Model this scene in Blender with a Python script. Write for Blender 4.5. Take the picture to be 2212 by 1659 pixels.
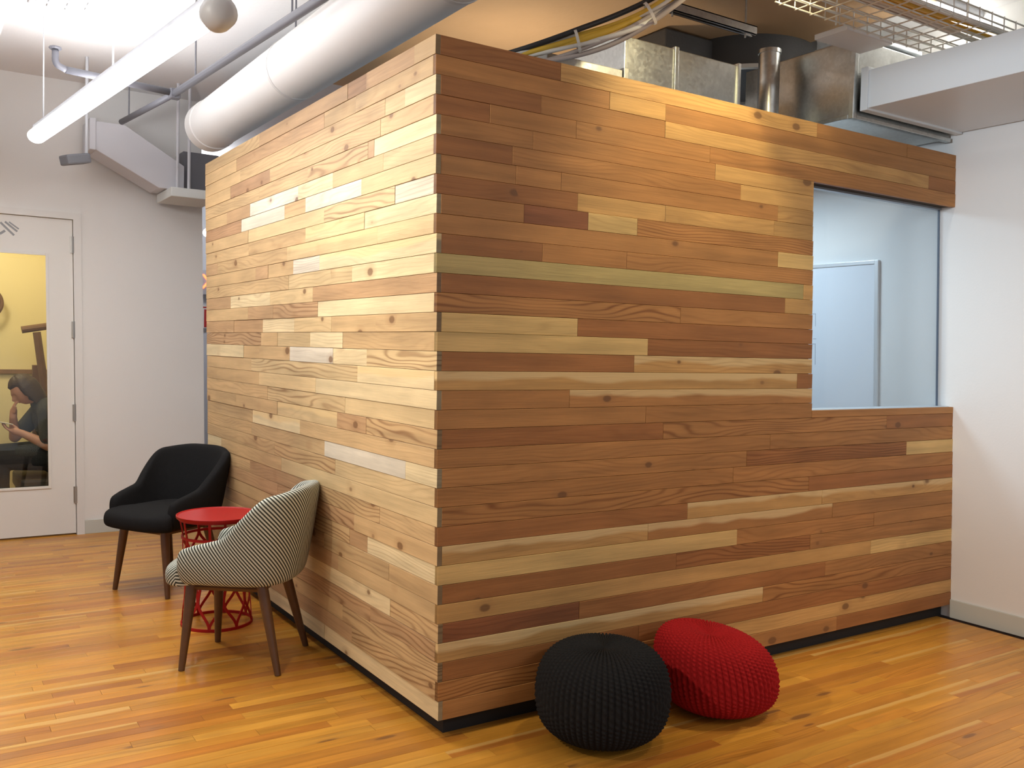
import bpy, bmesh, math, random
from mathutils import Vector, Matrix

# ---------------------------------------------------------------- scene reset
for o in list(bpy.data.objects):
    bpy.data.objects.remove(o, do_unlink=True)
SC = bpy.context.scene
COL = SC.collection
R = math.radians
rnd = random.Random(11)

# ---------------------------------------------------------------- camera
TOE = 0.07                       # height of the black toe kick under the wood box
KX, KY = -0.0138, 0.0234         # lean by height, added to the walls and wood box to fit the view
CAM = Vector((-1.6021, -2.8737, 1.3454 + TOE))
yaw, pitch, roll, FPX = 0.9898, -0.0380, 0.0236, 2000.9
fw = Vector((math.cos(yaw)*math.cos(pitch), math.sin(yaw)*math.cos(pitch), math.sin(pitch)))
r0 = Vector((math.sin(yaw), -math.cos(yaw), 0))
u0 = r0.cross(fw)
cr = r0*math.cos(roll) + u0*math.sin(roll)
cu = -r0*math.sin(roll) + u0*math.cos(roll)
cd = bpy.data.cameras.new('camera')
cam = bpy.data.objects.new('camera', cd)
COL.objects.link(cam)
m = Matrix((cr, cu, -fw)).transposed().to_4x4()
m.translation = CAM
cam.matrix_world = m
cd.sensor_fit = 'HORIZONTAL'
cd.sensor_width = 36.0
cd.lens = FPX/2212*36.0
cd.clip_start = 0.05
SC.camera = cam

# ---------------------------------------------------------------- world, exposure
w = bpy.data.worlds.new('world')
SC.world = w
w.use_nodes = True
w.node_tree.nodes['Background'].inputs[0].default_value = (0.97, 0.985, 1.0, 1)
w.node_tree.nodes['Background'].inputs[1].default_value = 0.48
SC.view_settings.view_transform = 'Standard'
SC.view_settings.look = 'None'
SC.view_settings.exposure = 0.0
SC.view_settings.gamma = 1.0
SC.view_settings.use_curve_mapping = False

# ---------------------------------------------------------------- room lamps and added fill lights
def lamp(name, kind, loc, power, color, target=None, **kw):
    d = bpy.data.lights.new(name, kind)
    d.energy = power
    d.color = color
    for k, v in kw.items():
        setattr(d, k, v)
    o = bpy.data.objects.new(name, d)
    COL.objects.link(o)
    o.location = loc
    if target is not None:
        o.rotation_euler = (Vector(target) - Vector(loc)).to_track_quat('-Z', 'Y').to_euler()
    return o

TUBE_A, TUBE_B = Vector((-0.95, 3.28, 2.60)), Vector((-0.67, 0.53, 2.60))
# track spot of the lounge, behind the photographer's left shoulder, aimed at the wood corner
lamp('track_spot_light', 'SPOT', (-2.7, -0.12, 2.95), 330, (1.0, 0.92, 0.78), (0.0, 0.14, 1.60),
     spot_size=R(50), spot_blend=1.0, shadow_soft_size=0.06)
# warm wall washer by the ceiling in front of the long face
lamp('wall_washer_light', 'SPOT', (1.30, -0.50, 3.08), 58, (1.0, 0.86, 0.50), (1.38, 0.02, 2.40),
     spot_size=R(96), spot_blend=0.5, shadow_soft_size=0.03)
# added daylight-white fill light, unseen, from behind the photographer
lamp('rear_fill_light', 'AREA', (1.7, -4.2, 3.1), 40, (0.95, 0.97, 1.0), (1.5, -3.0, 0.0),
     shape='RECTANGLE', size=3.0, size_y=0.3)
# added cool fill spot brightening the right wall from across the lounge
lamp('cool_wall_fill_light', 'SPOT', (-3.2, -1.05, 2.45), 660, (0.80, 0.91, 1.0), (3.2, -0.62, 1.95),
     spot_size=R(30), spot_blend=1.0, shadow_soft_size=0.25)
# added fill spot brightening the open floor in front of the poufs
lamp('floor_fill_light', 'SPOT', (2.1, -1.55, 3.15), 180, (1.0, 0.84, 0.62), (1.95, -1.25, 0.0),
     spot_size=R(64), spot_blend=1.0, shadow_soft_size=0.10)
lamp('lounge_downlight', 'SPOT', (-1.75, -0.25, 3.15), 165, (1.0, 0.88, 0.66), (-1.35, 0.20, 0.0),
     spot_size=R(66), spot_blend=1.0, shadow_soft_size=0.10)
# lamps of the rooms beyond
lamp('meeting_room_light', 'AREA', (2.25, 1.10, 2.46), 27, (0.66, 0.85, 1.0), (2.25, 1.10, 0.0), shape='RECTANGLE', size=0.6, size_y=0.6)
lamp('box_uplight', 'SPOT', (1.25, 1.55, 2.50), 20, (1.0, 0.82, 0.58), (1.28, 1.45, 3.2), spot_size=R(150), spot_blend=0.4, shadow_soft_size=0.08)
lamp('phone_room_light', 'POINT', (-1.25, 5.25, 2.35), 30, (1.0, 0.87, 0.56), shadow_soft_size=0.12)
lamp('corridor_light', 'POINT', (1.0, 6.6, 2.9), 30, (0.95, 0.96, 1.0), shadow_soft_size=0.1)

# ---------------------------------------------------------------- materials
MATS = {}
def mat(name, col, rough=0.6, metal=0.0, spec=0.5, bump=0.0, bscale=60, var=0.0, vscale=4, coat=0.0,
        emit=None, estr=0.0):
    if name in MATS:
        return MATS[name]
    M = bpy.data.materials.new(name)
    M.use_nodes = True
    nt = M.node_tree
    b = nt.nodes['Principled BSDF']
    b.inputs['Base Color'].default_value = (*col, 1)
    b.inputs['Roughness'].default_value = rough
    b.inputs['Metallic'].default_value = metal
    b.inputs['Specular IOR Level'].default_value = spec
    b.inputs['Coat Weight'].default_value = coat
    tc = nt.nodes.new('ShaderNodeTexCoord')
    if var > 0:
        n = nt.nodes.new('ShaderNodeTexNoise')
        n.inputs['Scale'].default_value = vscale
        n.inputs['Detail'].default_value = 5
        nt.links.new(tc.outputs['Object'], n.inputs['Vector'])
        mx = nt.nodes.new('ShaderNodeMix'); mx.data_type = 'RGBA'
        mx.inputs[6].default_value = (*[c*(1-var) for c in col], 1)
        mx.inputs[7].default_value = (*[min(1, c*(1+var)) for c in col], 1)
        nt.links.new(n.outputs['Fac'], mx.inputs[0])
        nt.links.new(mx.outputs[2], b.inputs['Base Color'])
    if bump > 0:
        n2 = nt.nodes.new('ShaderNodeTexNoise')
        n2.inputs['Scale'].default_value = bscale
        n2.inputs['Detail'].default_value = 4
        nt.links.new(tc.outputs['Object'], n2.inputs['Vector'])
        bp = nt.nodes.new('ShaderNodeBump')
        bp.inputs['Strength'].default_value = bump
        bp.inputs['Distance'].default_value = 0.01
        nt.links.new(n2.outputs['Fac'], bp.inputs['Height'])
        nt.links.new(bp.outputs[0], b.inputs['Normal'])
    if emit:
        b.inputs['Emission Color'].default_value = (*emit, 1)
        b.inputs['Emission Strength'].default_value = estr
    MATS[name] = M
    return M

def node(nt, typ, **kw):
    n = nt.nodes.new(typ)
    for k, v in kw.items():
        setattr(n, k, v)
    return n

def math_n(nt, op, a, b=None, c=None, clamp=False):
    n = nt.nodes.new('ShaderNodeMath'); n.operation = op; n.use_clamp = clamp
    for i, v in enumerate((a, b, c)):
        if v is None: continue
        if isinstance(v, (int, float)): n.inputs[i].default_value = v
        else: nt.links.new(v, n.inputs[i])
    return n.outputs[0]

def mixc(nt, f, a, b, blend='MIX'):
    n = nt.nodes.new('ShaderNodeMix'); n.data_type = 'RGBA'; n.blend_type = blend
    if isinstance(f, (int, float)): n.inputs[0].default_value = f
    else: nt.links.new(f, n.inputs[0])
    for i, v in ((6, a), (7, b)):
        if isinstance(v, tuple): n.inputs[i].default_value = (*v, 1)
        else: nt.links.new(v, n.inputs[i])
    return n.outputs[2]

def wood_mat(name, rough, coat, knot=(8.0, 0.85), streak=0.5, wid=0.07, dark=(0.10, 0.045, 0.02), sap=(0.74, 0.54, 0.27), spec=0.35):
    """Planks carry two mesh attributes: tone (colour of the piece, alpha = grain + 2*sapwood) and gco (grain coordinates)."""
    M = bpy.data.materials.new(name); M.use_nodes = True
    nt = M.node_tree; b = nt.nodes['Principled BSDF']; L = nt.links
    at = node(nt, 'ShaderNodeAttribute', attribute_name='tone')
    ag = node(nt, 'ShaderNodeAttribute', attribute_name='gco')
    sx = node(nt, 'ShaderNodeSeparateXYZ'); L.new(ag.outputs['Vector'], sx.inputs[0])
    def coords(a, bb, c, off=0.0):
        cb = node(nt, 'ShaderNodeCombineXYZ')
        L.new(math_n(nt, 'MULTIPLY_ADD', sx.outputs[0], a, off), cb.inputs[0])
        L.new(math_n(nt, 'MULTIPLY', sx.outputs[1], bb), cb.inputs[1])
        L.new(math_n(nt, 'MULTIPLY', sx.outputs[2], c), cb.inputs[2])
        return cb.outputs[0]
    def noise(vec, scale=1.0, detail=4, dist=0.0):
        n = node(nt, 'ShaderNodeTexNoise'); n.inputs['Scale'].default_value = scale
        n.inputs['Detail'].default_value = detail; n.inputs['Distortion'].default_value = dist
        L.new(vec, n.inputs['Vector']); return n.outputs['Fac']
    s = 0.07/wid
    broad = noise(coords(1.6, 1, 26*s), 1, 4, 0.4)
    fine = noise(coords(7, 1, 300*s), 1, 3)
    cloud = noise(coords(3.5, 3, 9*s), 1, 3)
    sapf = math_n(nt, 'GREATER_THAN', at.outputs['Alpha'], 1.5)
    grain = math_n(nt, 'SUBTRACT', at.outputs['Alpha'], math_n(nt, 'MULTIPLY', sapf, 2.0))
    # colour: broad streaks + clouding
    v1 = math_n(nt, 'MULTIPLY_ADD', math_n(nt, 'SUBTRACT', broad, 0.5), streak*1.5, 1.0)
    v2 = math_n(nt, 'MULTIPLY_ADD', math_n(nt, 'SUBTRACT', fine, 0.5), 0.28, 1.0)
    v3 = math_n(nt, 'MULTIPLY_ADD', math_n(nt, 'SUBTRACT', cloud, 0.5), 0.45, 1.0)
    v = math_n(nt, 'MULTIPLY', math_n(nt, 'MULTIPLY', v1, v2), v3)
    hv = node(nt, 'ShaderNodeVectorMath', operation='SCALE')
    L.new(at.outputs['Color'], hv.inputs[0]); L.new(v, hv.inputs['Scale'])
    col = hv.outputs[0]
    # sapwood band along one edge
    wob = noise(coords(2.2, 5, 0.0, 3.0), 1, 2)
    edge = math_n(nt, 'ADD', math_n(nt, 'MULTIPLY', sx.outputs[2], 26*s), math_n(nt, 'MULTIPLY_ADD', wob, 2.4, -1.2))
    edge = math_n(nt, 'MULTIPLY', edge, 3.0, clamp=True)
    smask = math_n(nt, 'MULTIPLY', math_n(nt, 'MULTIPLY', edge, sapf), 0.75)
    col = mixc(nt, smask, col, sap)
    # cathedral figure
    dcos = noise(coords(1.1, 7, 6*s), 1, 2)
    ph = math_n(nt, 'ADD', math_n(nt, 'MULTIPLY', sx.outputs[2], 330*s), math_n(nt, 'MULTIPLY', dcos, 74))
    sn = math_n(nt, 'SINE', ph)
    sn = math_n(nt, 'POWER', math_n(nt, 'MULTIPLY_ADD', sn, 0.5, 0.5), 3.5)
    gate = math_n(nt, 'MULTIPLY', noise(coords(1.8, 11, 16*s), 1, 1), 1.5, clamp=True)
    gm = math_n(nt, 'MULTIPLY', math_n(nt, 'MULTIPLY', sn, grain), math_n(nt, 'MULTIPLY', gate, 0.85))
    dk = node(nt, 'ShaderNodeVectorMath', operation='MULTIPLY'); L.new(col, dk.inputs[0]); dk.inputs[1].default_value = (0.42, 0.30, 0.24)
    col = mixc(nt, gm, col, dk.outputs[0])
    if knot:
        vo = node(nt, 'ShaderNodeTexVoronoi'); vo.inputs['Scale'].default_value = 1.0
        L.new(coords(knot[0], 1.7, 13*s, 0.3), vo.inputs['Vector'])
        sc = node(nt, 'ShaderNodeSeparateColor'); L.new(vo.outputs['Color'], sc.inputs[0])
        rad = math_n(nt, 'MULTIPLY', math_n(nt, 'GREATER_THAN', sc.outputs[0], knot[1]), 0.21)
        rad = math_n(nt, 'MULTIPLY', rad, math_n(nt, 'MULTIPLY_ADD', sc.outputs[1], 0.8, 0.5))
        dd = math_n(nt, 'ADD', vo.outputs['Distance'], math_n(nt, 'MULTIPLY_ADD', fine, 0.05, -0.025))
        km = math_n(nt, 'MULTIPLY', math_n(nt, 'SUBTRACT', rad, dd), 14.0, clamp=True)
        col = mixc(nt, math_n(nt, 'MULTIPLY', km, 0.75), col, dark)
        halo = math_n(nt, 'MULTIPLY', math_n(nt, 'SUBTRACT', math_n(nt, 'MULTIPLY', rad, 2.2), dd), 3.0, clamp=True)
        col = mixc(nt, math_n(nt, 'MULTIPLY', halo, 0.30), col, (0.28, 0.13, 0.05))
    L.new(col, b.inputs['Base Color'])
    b.inputs['Roughness'].default_value = rough
    b.inputs['Specular IOR Level'].default_value = spec
    b.inputs['Coat Weight'].default_value = coat
    b.inputs['Coat Roughness'].default_value = 0.18
    bp = node(nt, 'ShaderNodeBump'); bp.inputs['Strength'].default_value = 0.25; bp.inputs['Distance'].default_value = 0.002
    L.new(fine, bp.inputs['Height']); L.new(bp.outputs[0], b.inputs['Normal'])
    MATS[name] = M
    return M

def glass_mat(name, tint, rough=0.0, ior=1.5):
    M = bpy.data.materials.new(name); M.use_nodes = True
    nt = M.node_tree; nt.nodes.clear()
    out = node(nt, 'ShaderNodeOutputMaterial')
    tr = node(nt, 'ShaderNodeBsdfTransparent'); tr.inputs[0].default_value = (*tint, 1)
    gl = node(nt, 'ShaderNodeBsdfGlossy'); gl.inputs['Roughness'].default_value = rough
    fr = node(nt, 'ShaderNodeLayerWeight'); fr.inputs[0].default_value = 0.5
    mx = node(nt, 'ShaderNodeMixShader')
    sch = math_n(nt, 'MULTIPLY_ADD', math_n(nt, 'POWER', fr.outputs['Facing'], 5.0), 0.96, 0.04)
    nt.links.new(sch, mx.inputs[0])
    nt.links.new(tr.outputs[0], mx.inputs[1]); nt.links.new(gl.outputs[0], mx.inputs[2])
    nt.links.new(mx.outputs[0], out.inputs[0])
    MATS[name] = M
    return M

def stripe_mat(name, light, darkc, freq, slope, width):
    M = bpy.data.materials.new(name); M.use_nodes = True
    nt = M.node_tree; b = nt.nodes['Principled BSDF']; L = nt.links
    uv = node(nt, 'ShaderNodeUVMap'); uv.uv_map = 'cloth'
    sx = node(nt, 'ShaderNodeSeparateXYZ'); L.new(uv.outputs[0], sx.inputs[0])
    t = math_n(nt, 'ADD', sx.outputs[0], math_n(nt, 'MULTIPLY', sx.outputs[1], slope))
    fr = math_n(nt, 'FRACT', math_n(nt, 'MULTIPLY', t, freq))
    d = math_n(nt, 'ABSOLUTE', math_n(nt, 'SUBTRACT', fr, 0.5))
    k = math_n(nt, 'MULTIPLY_ADD', math_n(nt, 'SUBTRACT', d, width), 9.0, 0.5, clamp=True)
    col = mixc(nt, k, light, darkc)
    L.new(col, b.inputs['Base Color'])
    b.inputs['Roughness'].default_value = 0.9
    b.inputs['Specular IOR Level'].default_value = 0.15
    bp = node(nt, 'ShaderNodeBump'); bp.inputs['Strength'].default_value = 0.3; bp.inputs['Distance'].default_value = 0.002
    L.new(k, bp.inputs['Height']); L.new(bp.outputs[0], b.inputs['Normal'])
    MATS[name] = M
    return M

def metal_mat(name, col, rough, var=0.07):
    M = bpy.data.materials.new(name); M.use_nodes = True
    nt = M.node_tree; b = nt.nodes['Principled BSDF']; L = nt.links
    tc = node(nt, 'ShaderNodeTexCoord')
    vo = node(nt, 'ShaderNodeTexVoronoi'); vo.inputs['Scale'].default_value = 70
    L.new(tc.outputs['Object'], vo.inputs['Vector'])
    sc = node(nt, 'ShaderNodeSeparateColor'); L.new(vo.outputs['Color'], sc.inputs[0])
    L.new(mixc(nt, sc.outputs[0], tuple(c*(1-var) for c in col), tuple(min(1, c*(1+var)) for c in col)), b.inputs['Base Color'])
    L.new(math_n(nt, 'MULTIPLY_ADD', sc.outputs[1], 0.06, rough), b.inputs['Roughness'])
    b.inputs['Metallic'].default_value = 1.0
    n = node(nt, 'ShaderNodeTexNoise'); n.inputs['Scale'].default_value = 3.0
    L.new(tc.outputs['Object'], n.inputs['Vector'])
    bp = node(nt, 'ShaderNodeBump'); bp.inputs['Strength'].default_value = 0.25; bp.inputs['Distance'].default_value = 0.05
    L.new(n.outputs['Fac'], bp.inputs['Height']); L.new(bp.outputs[0], b.inputs['Normal'])
    MATS[name] = M
    return M

WHITE = mat('white_paint', (0.80, 0.79, 0.77), 0.7, bump=0.05, bscale=90)
CEILW = mat('ceiling_paint', (0.80, 0.79, 0.79), 0.8, bump=0.1, bscale=40, var=0.03, vscale=2)
TAN = mat('tan_plaster', (0.62, 0.40, 0.22), 0.8, bump=0.15, bscale=30, var=0.10, vscale=3)
BASEB = mat('baseboard_vinyl', (0.56, 0.57, 0.52), 0.5)
DOORP = mat('door_paint', (0.78, 0.77, 0.74), 0.45)
TRIMP = mat('trim_paint', (0.76, 0.75, 0.73), 0.45)
STEEL = mat('brushed_hinge_steel', (0.46, 0.45, 0.43), 0.38, metal=0.9)
BLACKP = mat('black_toe_paint', (0.012, 0.011, 0.011), 0.7)
BACKING = mat('dark_backing_board', (0.05, 0.035, 0.022), 0.9)
DRYWALL = mat('grey_blue_paint', (0.56, 0.61, 0.66), 0.7, bump=0.05, bscale=90)
YELLOW = mat('cream_yellow_paint', (0.80, 0.70, 0.44), 0.8)
GALV = metal_mat('galvanised_steel', (0.55, 0.56, 0.54), 0.30)
PALED = mat('pale_blue_grey_duct_paint', (0.74, 0.80, 0.84), 0.35, metal=0.0, bump=0.03, bscale=20)
GALVD = metal_mat('dull_galvanised_steel', (0.36, 0.35, 0.33), 0.42)
DARKDUCT = mat('dark_duct_wrap', (0.055, 0.052, 0.05), 0.6, bump=0.1)
PIPE = mat('dark_grey_pipe_paint', (0.13, 0.13, 0.15), 0.5)
WIRE = mat('zinc_wire', (0.62, 0.60, 0.55), 0.4, metal=0.5)
WALNUT = mat('walnut_leg', (0.105, 0.046, 0.019), 0.4, var=0.25, vscale=30, coat=0.1)
BLKCLOTH = mat('black_wool', (0.014, 0.014, 0.015), 0.95, spec=0.12, bump=0.35, bscale=420, var=0.25, vscale=200)
REDMET = mat('red_enamel', (0.36, 0.008, 0.007), 0.5, spec=0.25)
WBOARD = mat('whiteboard_enamel', (0.80, 0.82, 0.86), 0.16)
ALU = mat('light_aluminium', (0.78, 0.79, 0.80), 0.35, metal=0.4)
DIFFUSER = mat('tube_diffuser', (0.95, 0.95, 0.95), 0.5, emit=(0.97, 0.98, 1.0), estr=9.5)
HOUSING = mat('grey_housing', (0.52, 0.53, 0.56), 0.45)
YCAB = mat('yellow_cable', (0.72, 0.45, 0.05), 0.5)
WCAB = mat('white_cable', (0.72, 0.69, 0.64), 0.5)
GCAB = mat('grey_cable', (0.42, 0.36, 0.34), 0.5)
KCAB = mat('black_cable', (0.03, 0.028, 0.028), 0.5)
WOOD = wood_mat('reclaimed_fir', 0.55, 0.0)
FLOORW = wood_mat('oiled_maple_strip', 0.32, 0.16, knot=(4.0, 0.80), streak=0.45, wid=0.057, dark=(0.13, 0.045, 0.012), sap=(0.66, 0.40, 0.12), spec=0.35)
GLASS = glass_mat('clear_glass', (0.95, 0.97, 0.98))
STRIPE = stripe_mat('striped_ticking', (0.62, 0.65, 0.59), (0.045, 0.050, 0.042), 1/0.0155, -0.80, 0.26)

# ---------------------------------------------------------------- mesh helpers
def lean(p):
    x, y, z = p
    return (x + KX*(z-TOE), y + KY*(z-TOE), z)

def link(name, me, material, parent=None, loc=(0, 0, 0), rot=(0, 0, 0), smooth=False):
    if material is not None and not me.materials:
        me.materials.append(material)
    if smooth:
        me.polygons.foreach_set('use_smooth', [True]*len(me.polygons))
    o = bpy.data.objects.new(name, me)
    COL.objects.link(o)
    o.location = loc
    o.rotation_euler = rot
    if parent is not None:
        o.parent = parent
    return o

def mesh(name, verts, faces, leaned=False):
    me = bpy.data.meshes.new(name)
    me.from_pydata([lean(v) for v in verts] if leaned else [tuple(v) for v in verts], [], faces)
    me.update()
    return me

def tag(o, label=None, cat=None, group=None, kind=None):
    if label: o['label'] = label
    if cat: o['category'] = cat
    if group: o['group'] = group
    if kind: o['kind'] = kind
    return o

def empty(name, loc=(0, 0, 0), rz=0.0):
    o = bpy.data.objects.new(name, None)
    COL.objects.link(o)
    o.location = loc
    o.rotation_euler = (0, 0, rz)
    o.empty_display_size = 0.1
    return o

class MB:
    """collects simple solids into one mesh"""
    def __init__(self): self.v, self.f = [], []
    def box(self, a, b):
        (x0, y0, z0), (x1, y1, z1) = a, b
        n = len(self.v)
        self.v += [(x0,y0,z0),(x1,y0,z0),(x1,y1,z0),(x0,y1,z0),(x0,y0,z1),(x1,y0,z1),(x1,y1,z1),(x0,y1,z1)]
        self.f += [[n+i for i in q] for q in ((0,3,2,1),(4,5,6,7),(0,1,5,4),(1,2,6,5),(2,3,7,6),(3,0,4,7))]
        return self
    def tube(self, pts, rad, n=8, caps=True):
        pts = [Vector(p) for p in pts]
        rads = rad if isinstance(rad, (list, tuple)) else [rad]*len(pts)
        base = len(self.v)
        up = Vector((0, 0, 1))
        t0 = (pts[1]-pts[0]).normalized()
        if abs(t0.dot(up)) > 0.95: up = Vector((1, 0, 0))
        a = t0.cross(up).normalized()
        for i, p in enumerate(pts):
            t = (pts[min(i+1, len(pts)-1)] - pts[max(i-1, 0)]).normalized()
            a = (a - t*a.dot(t)).normalized()
            b = t.cross(a)
            for k in range(n):
                th = 2*math.pi*k/n
                self.v.append(tuple(p + (a*math.cos(th) + b*math.sin(th))*rads[i]))
        for i in range(len(pts)-1):
            for k in range(n):
                k2 = (k+1) % n
                self.f.append([base+i*n+k, base+i*n+k2, base+(i+1)*n+k2, base+(i+1)*n+k])
        if caps:
            self.f.append([base+k for k in range(n)][::-1])
            self.f.append([base+(len(pts)-1)*n+k for k in range(n)])
        return self
    def lathe(self, prof, n=32, cx=0, cy=0, close=False):
        base = len(self.v)
        for r_, z_ in prof:
            for k in range(n):
                th = 2*math.pi*k/n
                self.v.append((cx+r_*math.cos(th), cy+r_*math.sin(th), z_))
        m_ = len(prof)
        for i in range(m_ if close else m_-1):
            j = (i+1) % m_
            for k in range(n):
                k2 = (k+1) % n
                self.f.append([base+i*n+k, base+i*n+k2, base+j*n+k2, base+j*n+k])
        if not close:
            self.f.append([base+k for k in range(n)][::-1])
            self.f.append([base+(m_-1)*n+k for k in range(n)])
        return self
    def band(self, pts, nrm, wdt, th):
        """flat bar along pts; nrm(i) = outward normal of the flat side"""
        pts = [Vector(p) for p in pts]
        base = len(self.v)
        for i, p in enumerate(pts):
            t = (pts[min(i+1, len(pts)-1)] - pts[max(i-1, 0)]).normalized()
            nn = Vector(nrm[i]).normalized()
            s_ = t.cross(nn).normalized()
            for a, b in ((-1, -1), (1, -1), (1, 1), (-1, 1)):
                self.v.append(tuple(p + s_*a*wdt/2 + nn*b*th/2))
        for i in range(len(pts)-1):
            for k in range(4):
                k2 = (k+1) % 4
                self.f.append([base+i*4+k, base+i*4+k2, base+(i+1)*4+k2, base+(i+1)*4+k])
        self.f.append([base, base+3, base+2, base+1])
        e = base+(len(pts)-1)*4
        self.f.append([e, e+1, e+2, e+3])
        return self
    def build(self, name, material, parent=None, loc=(0,0,0), rot=(0,0,0), smooth=False, leaned=False, bevel=0.0, seg=2):
        me = mesh(name, self.v, self.f, leaned)
        bm = bmesh.new(); bm.from_mesh(me)
        bmesh.ops.recalc_face_normals(bm, faces=bm.faces)
        if bevel > 0:
            es = [e for e in bm.edges if len(e.link_faces) == 2 and e.calc_face_angle(0) > 0.6]
            bmesh.ops.bevel(bm, geom=es, offset=bevel, segments=seg, affect='EDGES', profile=0.6, clamp_overlap=True)
        bm.to_mesh(me); bm.free()
        return link(name, me, material, parent, loc, rot, smooth)

def smooth_by_angle(o, deg=40):
    me = o.data
    me.polygons.foreach_set('use_smooth', [True]*len(me.polygons))
    try:
        me.set_sharp_from_angle(angle=R(deg))
    except Exception:
        pass
    return o

def subsurf(o, lv=2):
    md = o.modifiers.new('subsurf', 'SUBSURF'); md.levels = lv; md.render_levels = lv
    o.data.polygons.foreach_set('use_smooth', [True]*len(o.data.polygons))
    return o

def bez(pts, n=8):
    """Catmull-Rom through pts"""
    P = [Vector(p) for p in pts]
    P = [2*P[0]-P[1]] + P + [2*P[-1]-P[-2]]
    out = []
    for i in range(1, len(P)-2):
        for k in range(n):
            t = k/n
            a, b, c, d = P[i-1], P[i], P[i+1], P[i+2]
            out.append(0.5*((2*b) + (c-a)*t + (2*a-5*b+4*c-d)*t*t + (3*b-a-3*c+d)*t**3))
    out.append(P[-2])
    return out

# ---------------------------------------------------------------- planks
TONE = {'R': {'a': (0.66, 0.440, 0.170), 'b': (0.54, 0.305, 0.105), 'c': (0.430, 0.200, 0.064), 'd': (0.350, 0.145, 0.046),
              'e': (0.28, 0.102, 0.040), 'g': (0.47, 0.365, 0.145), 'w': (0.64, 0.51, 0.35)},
        # short face: paler copy of the palette, its bright lighting put into the colour
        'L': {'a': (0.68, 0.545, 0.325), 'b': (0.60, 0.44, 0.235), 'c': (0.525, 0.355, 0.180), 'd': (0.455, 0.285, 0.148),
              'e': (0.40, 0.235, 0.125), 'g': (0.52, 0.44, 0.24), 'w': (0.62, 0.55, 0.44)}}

def plank_verts(L_, H_, th, ch):
    """a board: length along x, height along z, show face towards -y at y = 0"""
    x, z = L_/2, H_/2
    v = []
    for (dx, dz, y) in ((0, 0, th), (0, 0, ch), (ch, ch, 0.0)):
        v += [(-x+dx, y, -z+dz), (x-dx, y, -z+dz), (x-dx, y, z-dz), (-x+dx, y, z-dz)]
    f = []
    for r_ in (0, 4):
        for k in range(4):
            k2 = (k+1) % 4
            f.append([r_+k, r_+k2, r_+4+k2, r_+4+k])
    f.append([8, 9, 10, 11])
    return v, f, (1, 3)       # faces 1 and 3 are the end-grain sides

def paint(me, tone, alpha, ends, seed, end_mul=0.42, per_face=9):
    ta = me.attributes.new('tone', 'FLOAT_COLOR', 'CORNER')
    ga = me.attributes.new('gco', 'FLOAT_VECTOR', 'POINT')
    for i, v in enumerate(me.vertices):
        ga.data[i].vector = (v.co.x + seed*13.7, seed*31.3, v.co.z)
    for p in me.polygons:
        k = end_mul if p.index in ends else 1.0
        for li in p.loop_indices:
            ta.data[li].color = (tone[0]*k, tone[1]*k, tone[2]*k, alpha)

def jitter(t, amt=0.08):
    f = 1 + rnd.uniform(-amt, amt)
    g = rnd.uniform(-amt, amt)*0.5
    return (t[0]*f, t[1]*f*(1+g*0.5), t[2]*f*(1+g))

def plank(parent, L_, H_, th, ch, tone, alpha, material, loc, rot, name='plank'):
    v, f, ends = plank_verts(L_, H_, th, ch)
    me = mesh(name, v, f)
    paint(me, tone, alpha, ends, rnd.random()*9)
    return link(name, me, material, parent, loc, rot)
ROWS_R = [
  "0.547d 2.051b 2.762c 3.2c",
  "0.788c 1.088b 3.2c",
  "0.452d 1.086c 2.951b 3.2d",
  "0.224d 0.621c 1.347c 3.2c",
  "0.417c 1.379c 2.03b",
  "0.323d 1.537c 2.03b",
  "0.34c 0.548c 1.781c 2.03b",
  "0.628d 1.09b 1.756b 2.03b",
  "0.375c 0.681e 0.935a 2.03c~",
  "1.786c 2.03a",
  "0.46d 0.879c 2.03c",
  "1.964g 2.03b",
  "1.835d 2.03b",
  "1.177c~ 2.03c",
  "0.629a 2.03d",
  "0.993a 2.03d",
  "0.92d 2.03b/",
  "1.923b/ 2.03d",
  "0.589c 2.03c/",
  "0.984c 2.03c",
  "1.082d 2.613c~ 3.2d",
  "1.741c 3.2c",
  "1.586c 2.781d~ 3.2a",
  "1.5c 3.2c",
  "2.011c~ 3.2d",
  "1.222d 2.11b/ 3.2b/",
  "0.998b/ 2.187c/ 3.2c",
  "1.526a 2.514c 3.2c",
  "1.158d 2.024d~ 3.2c",
  "2.49b 3.2a",
  "0.638e 2.135d 3.2c",
  "1.698b/ 3.2c~",
  "0.949d 3.2d",
  "1.266c~ 3.2b",
  "2.225c 3.2d",
]
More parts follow.
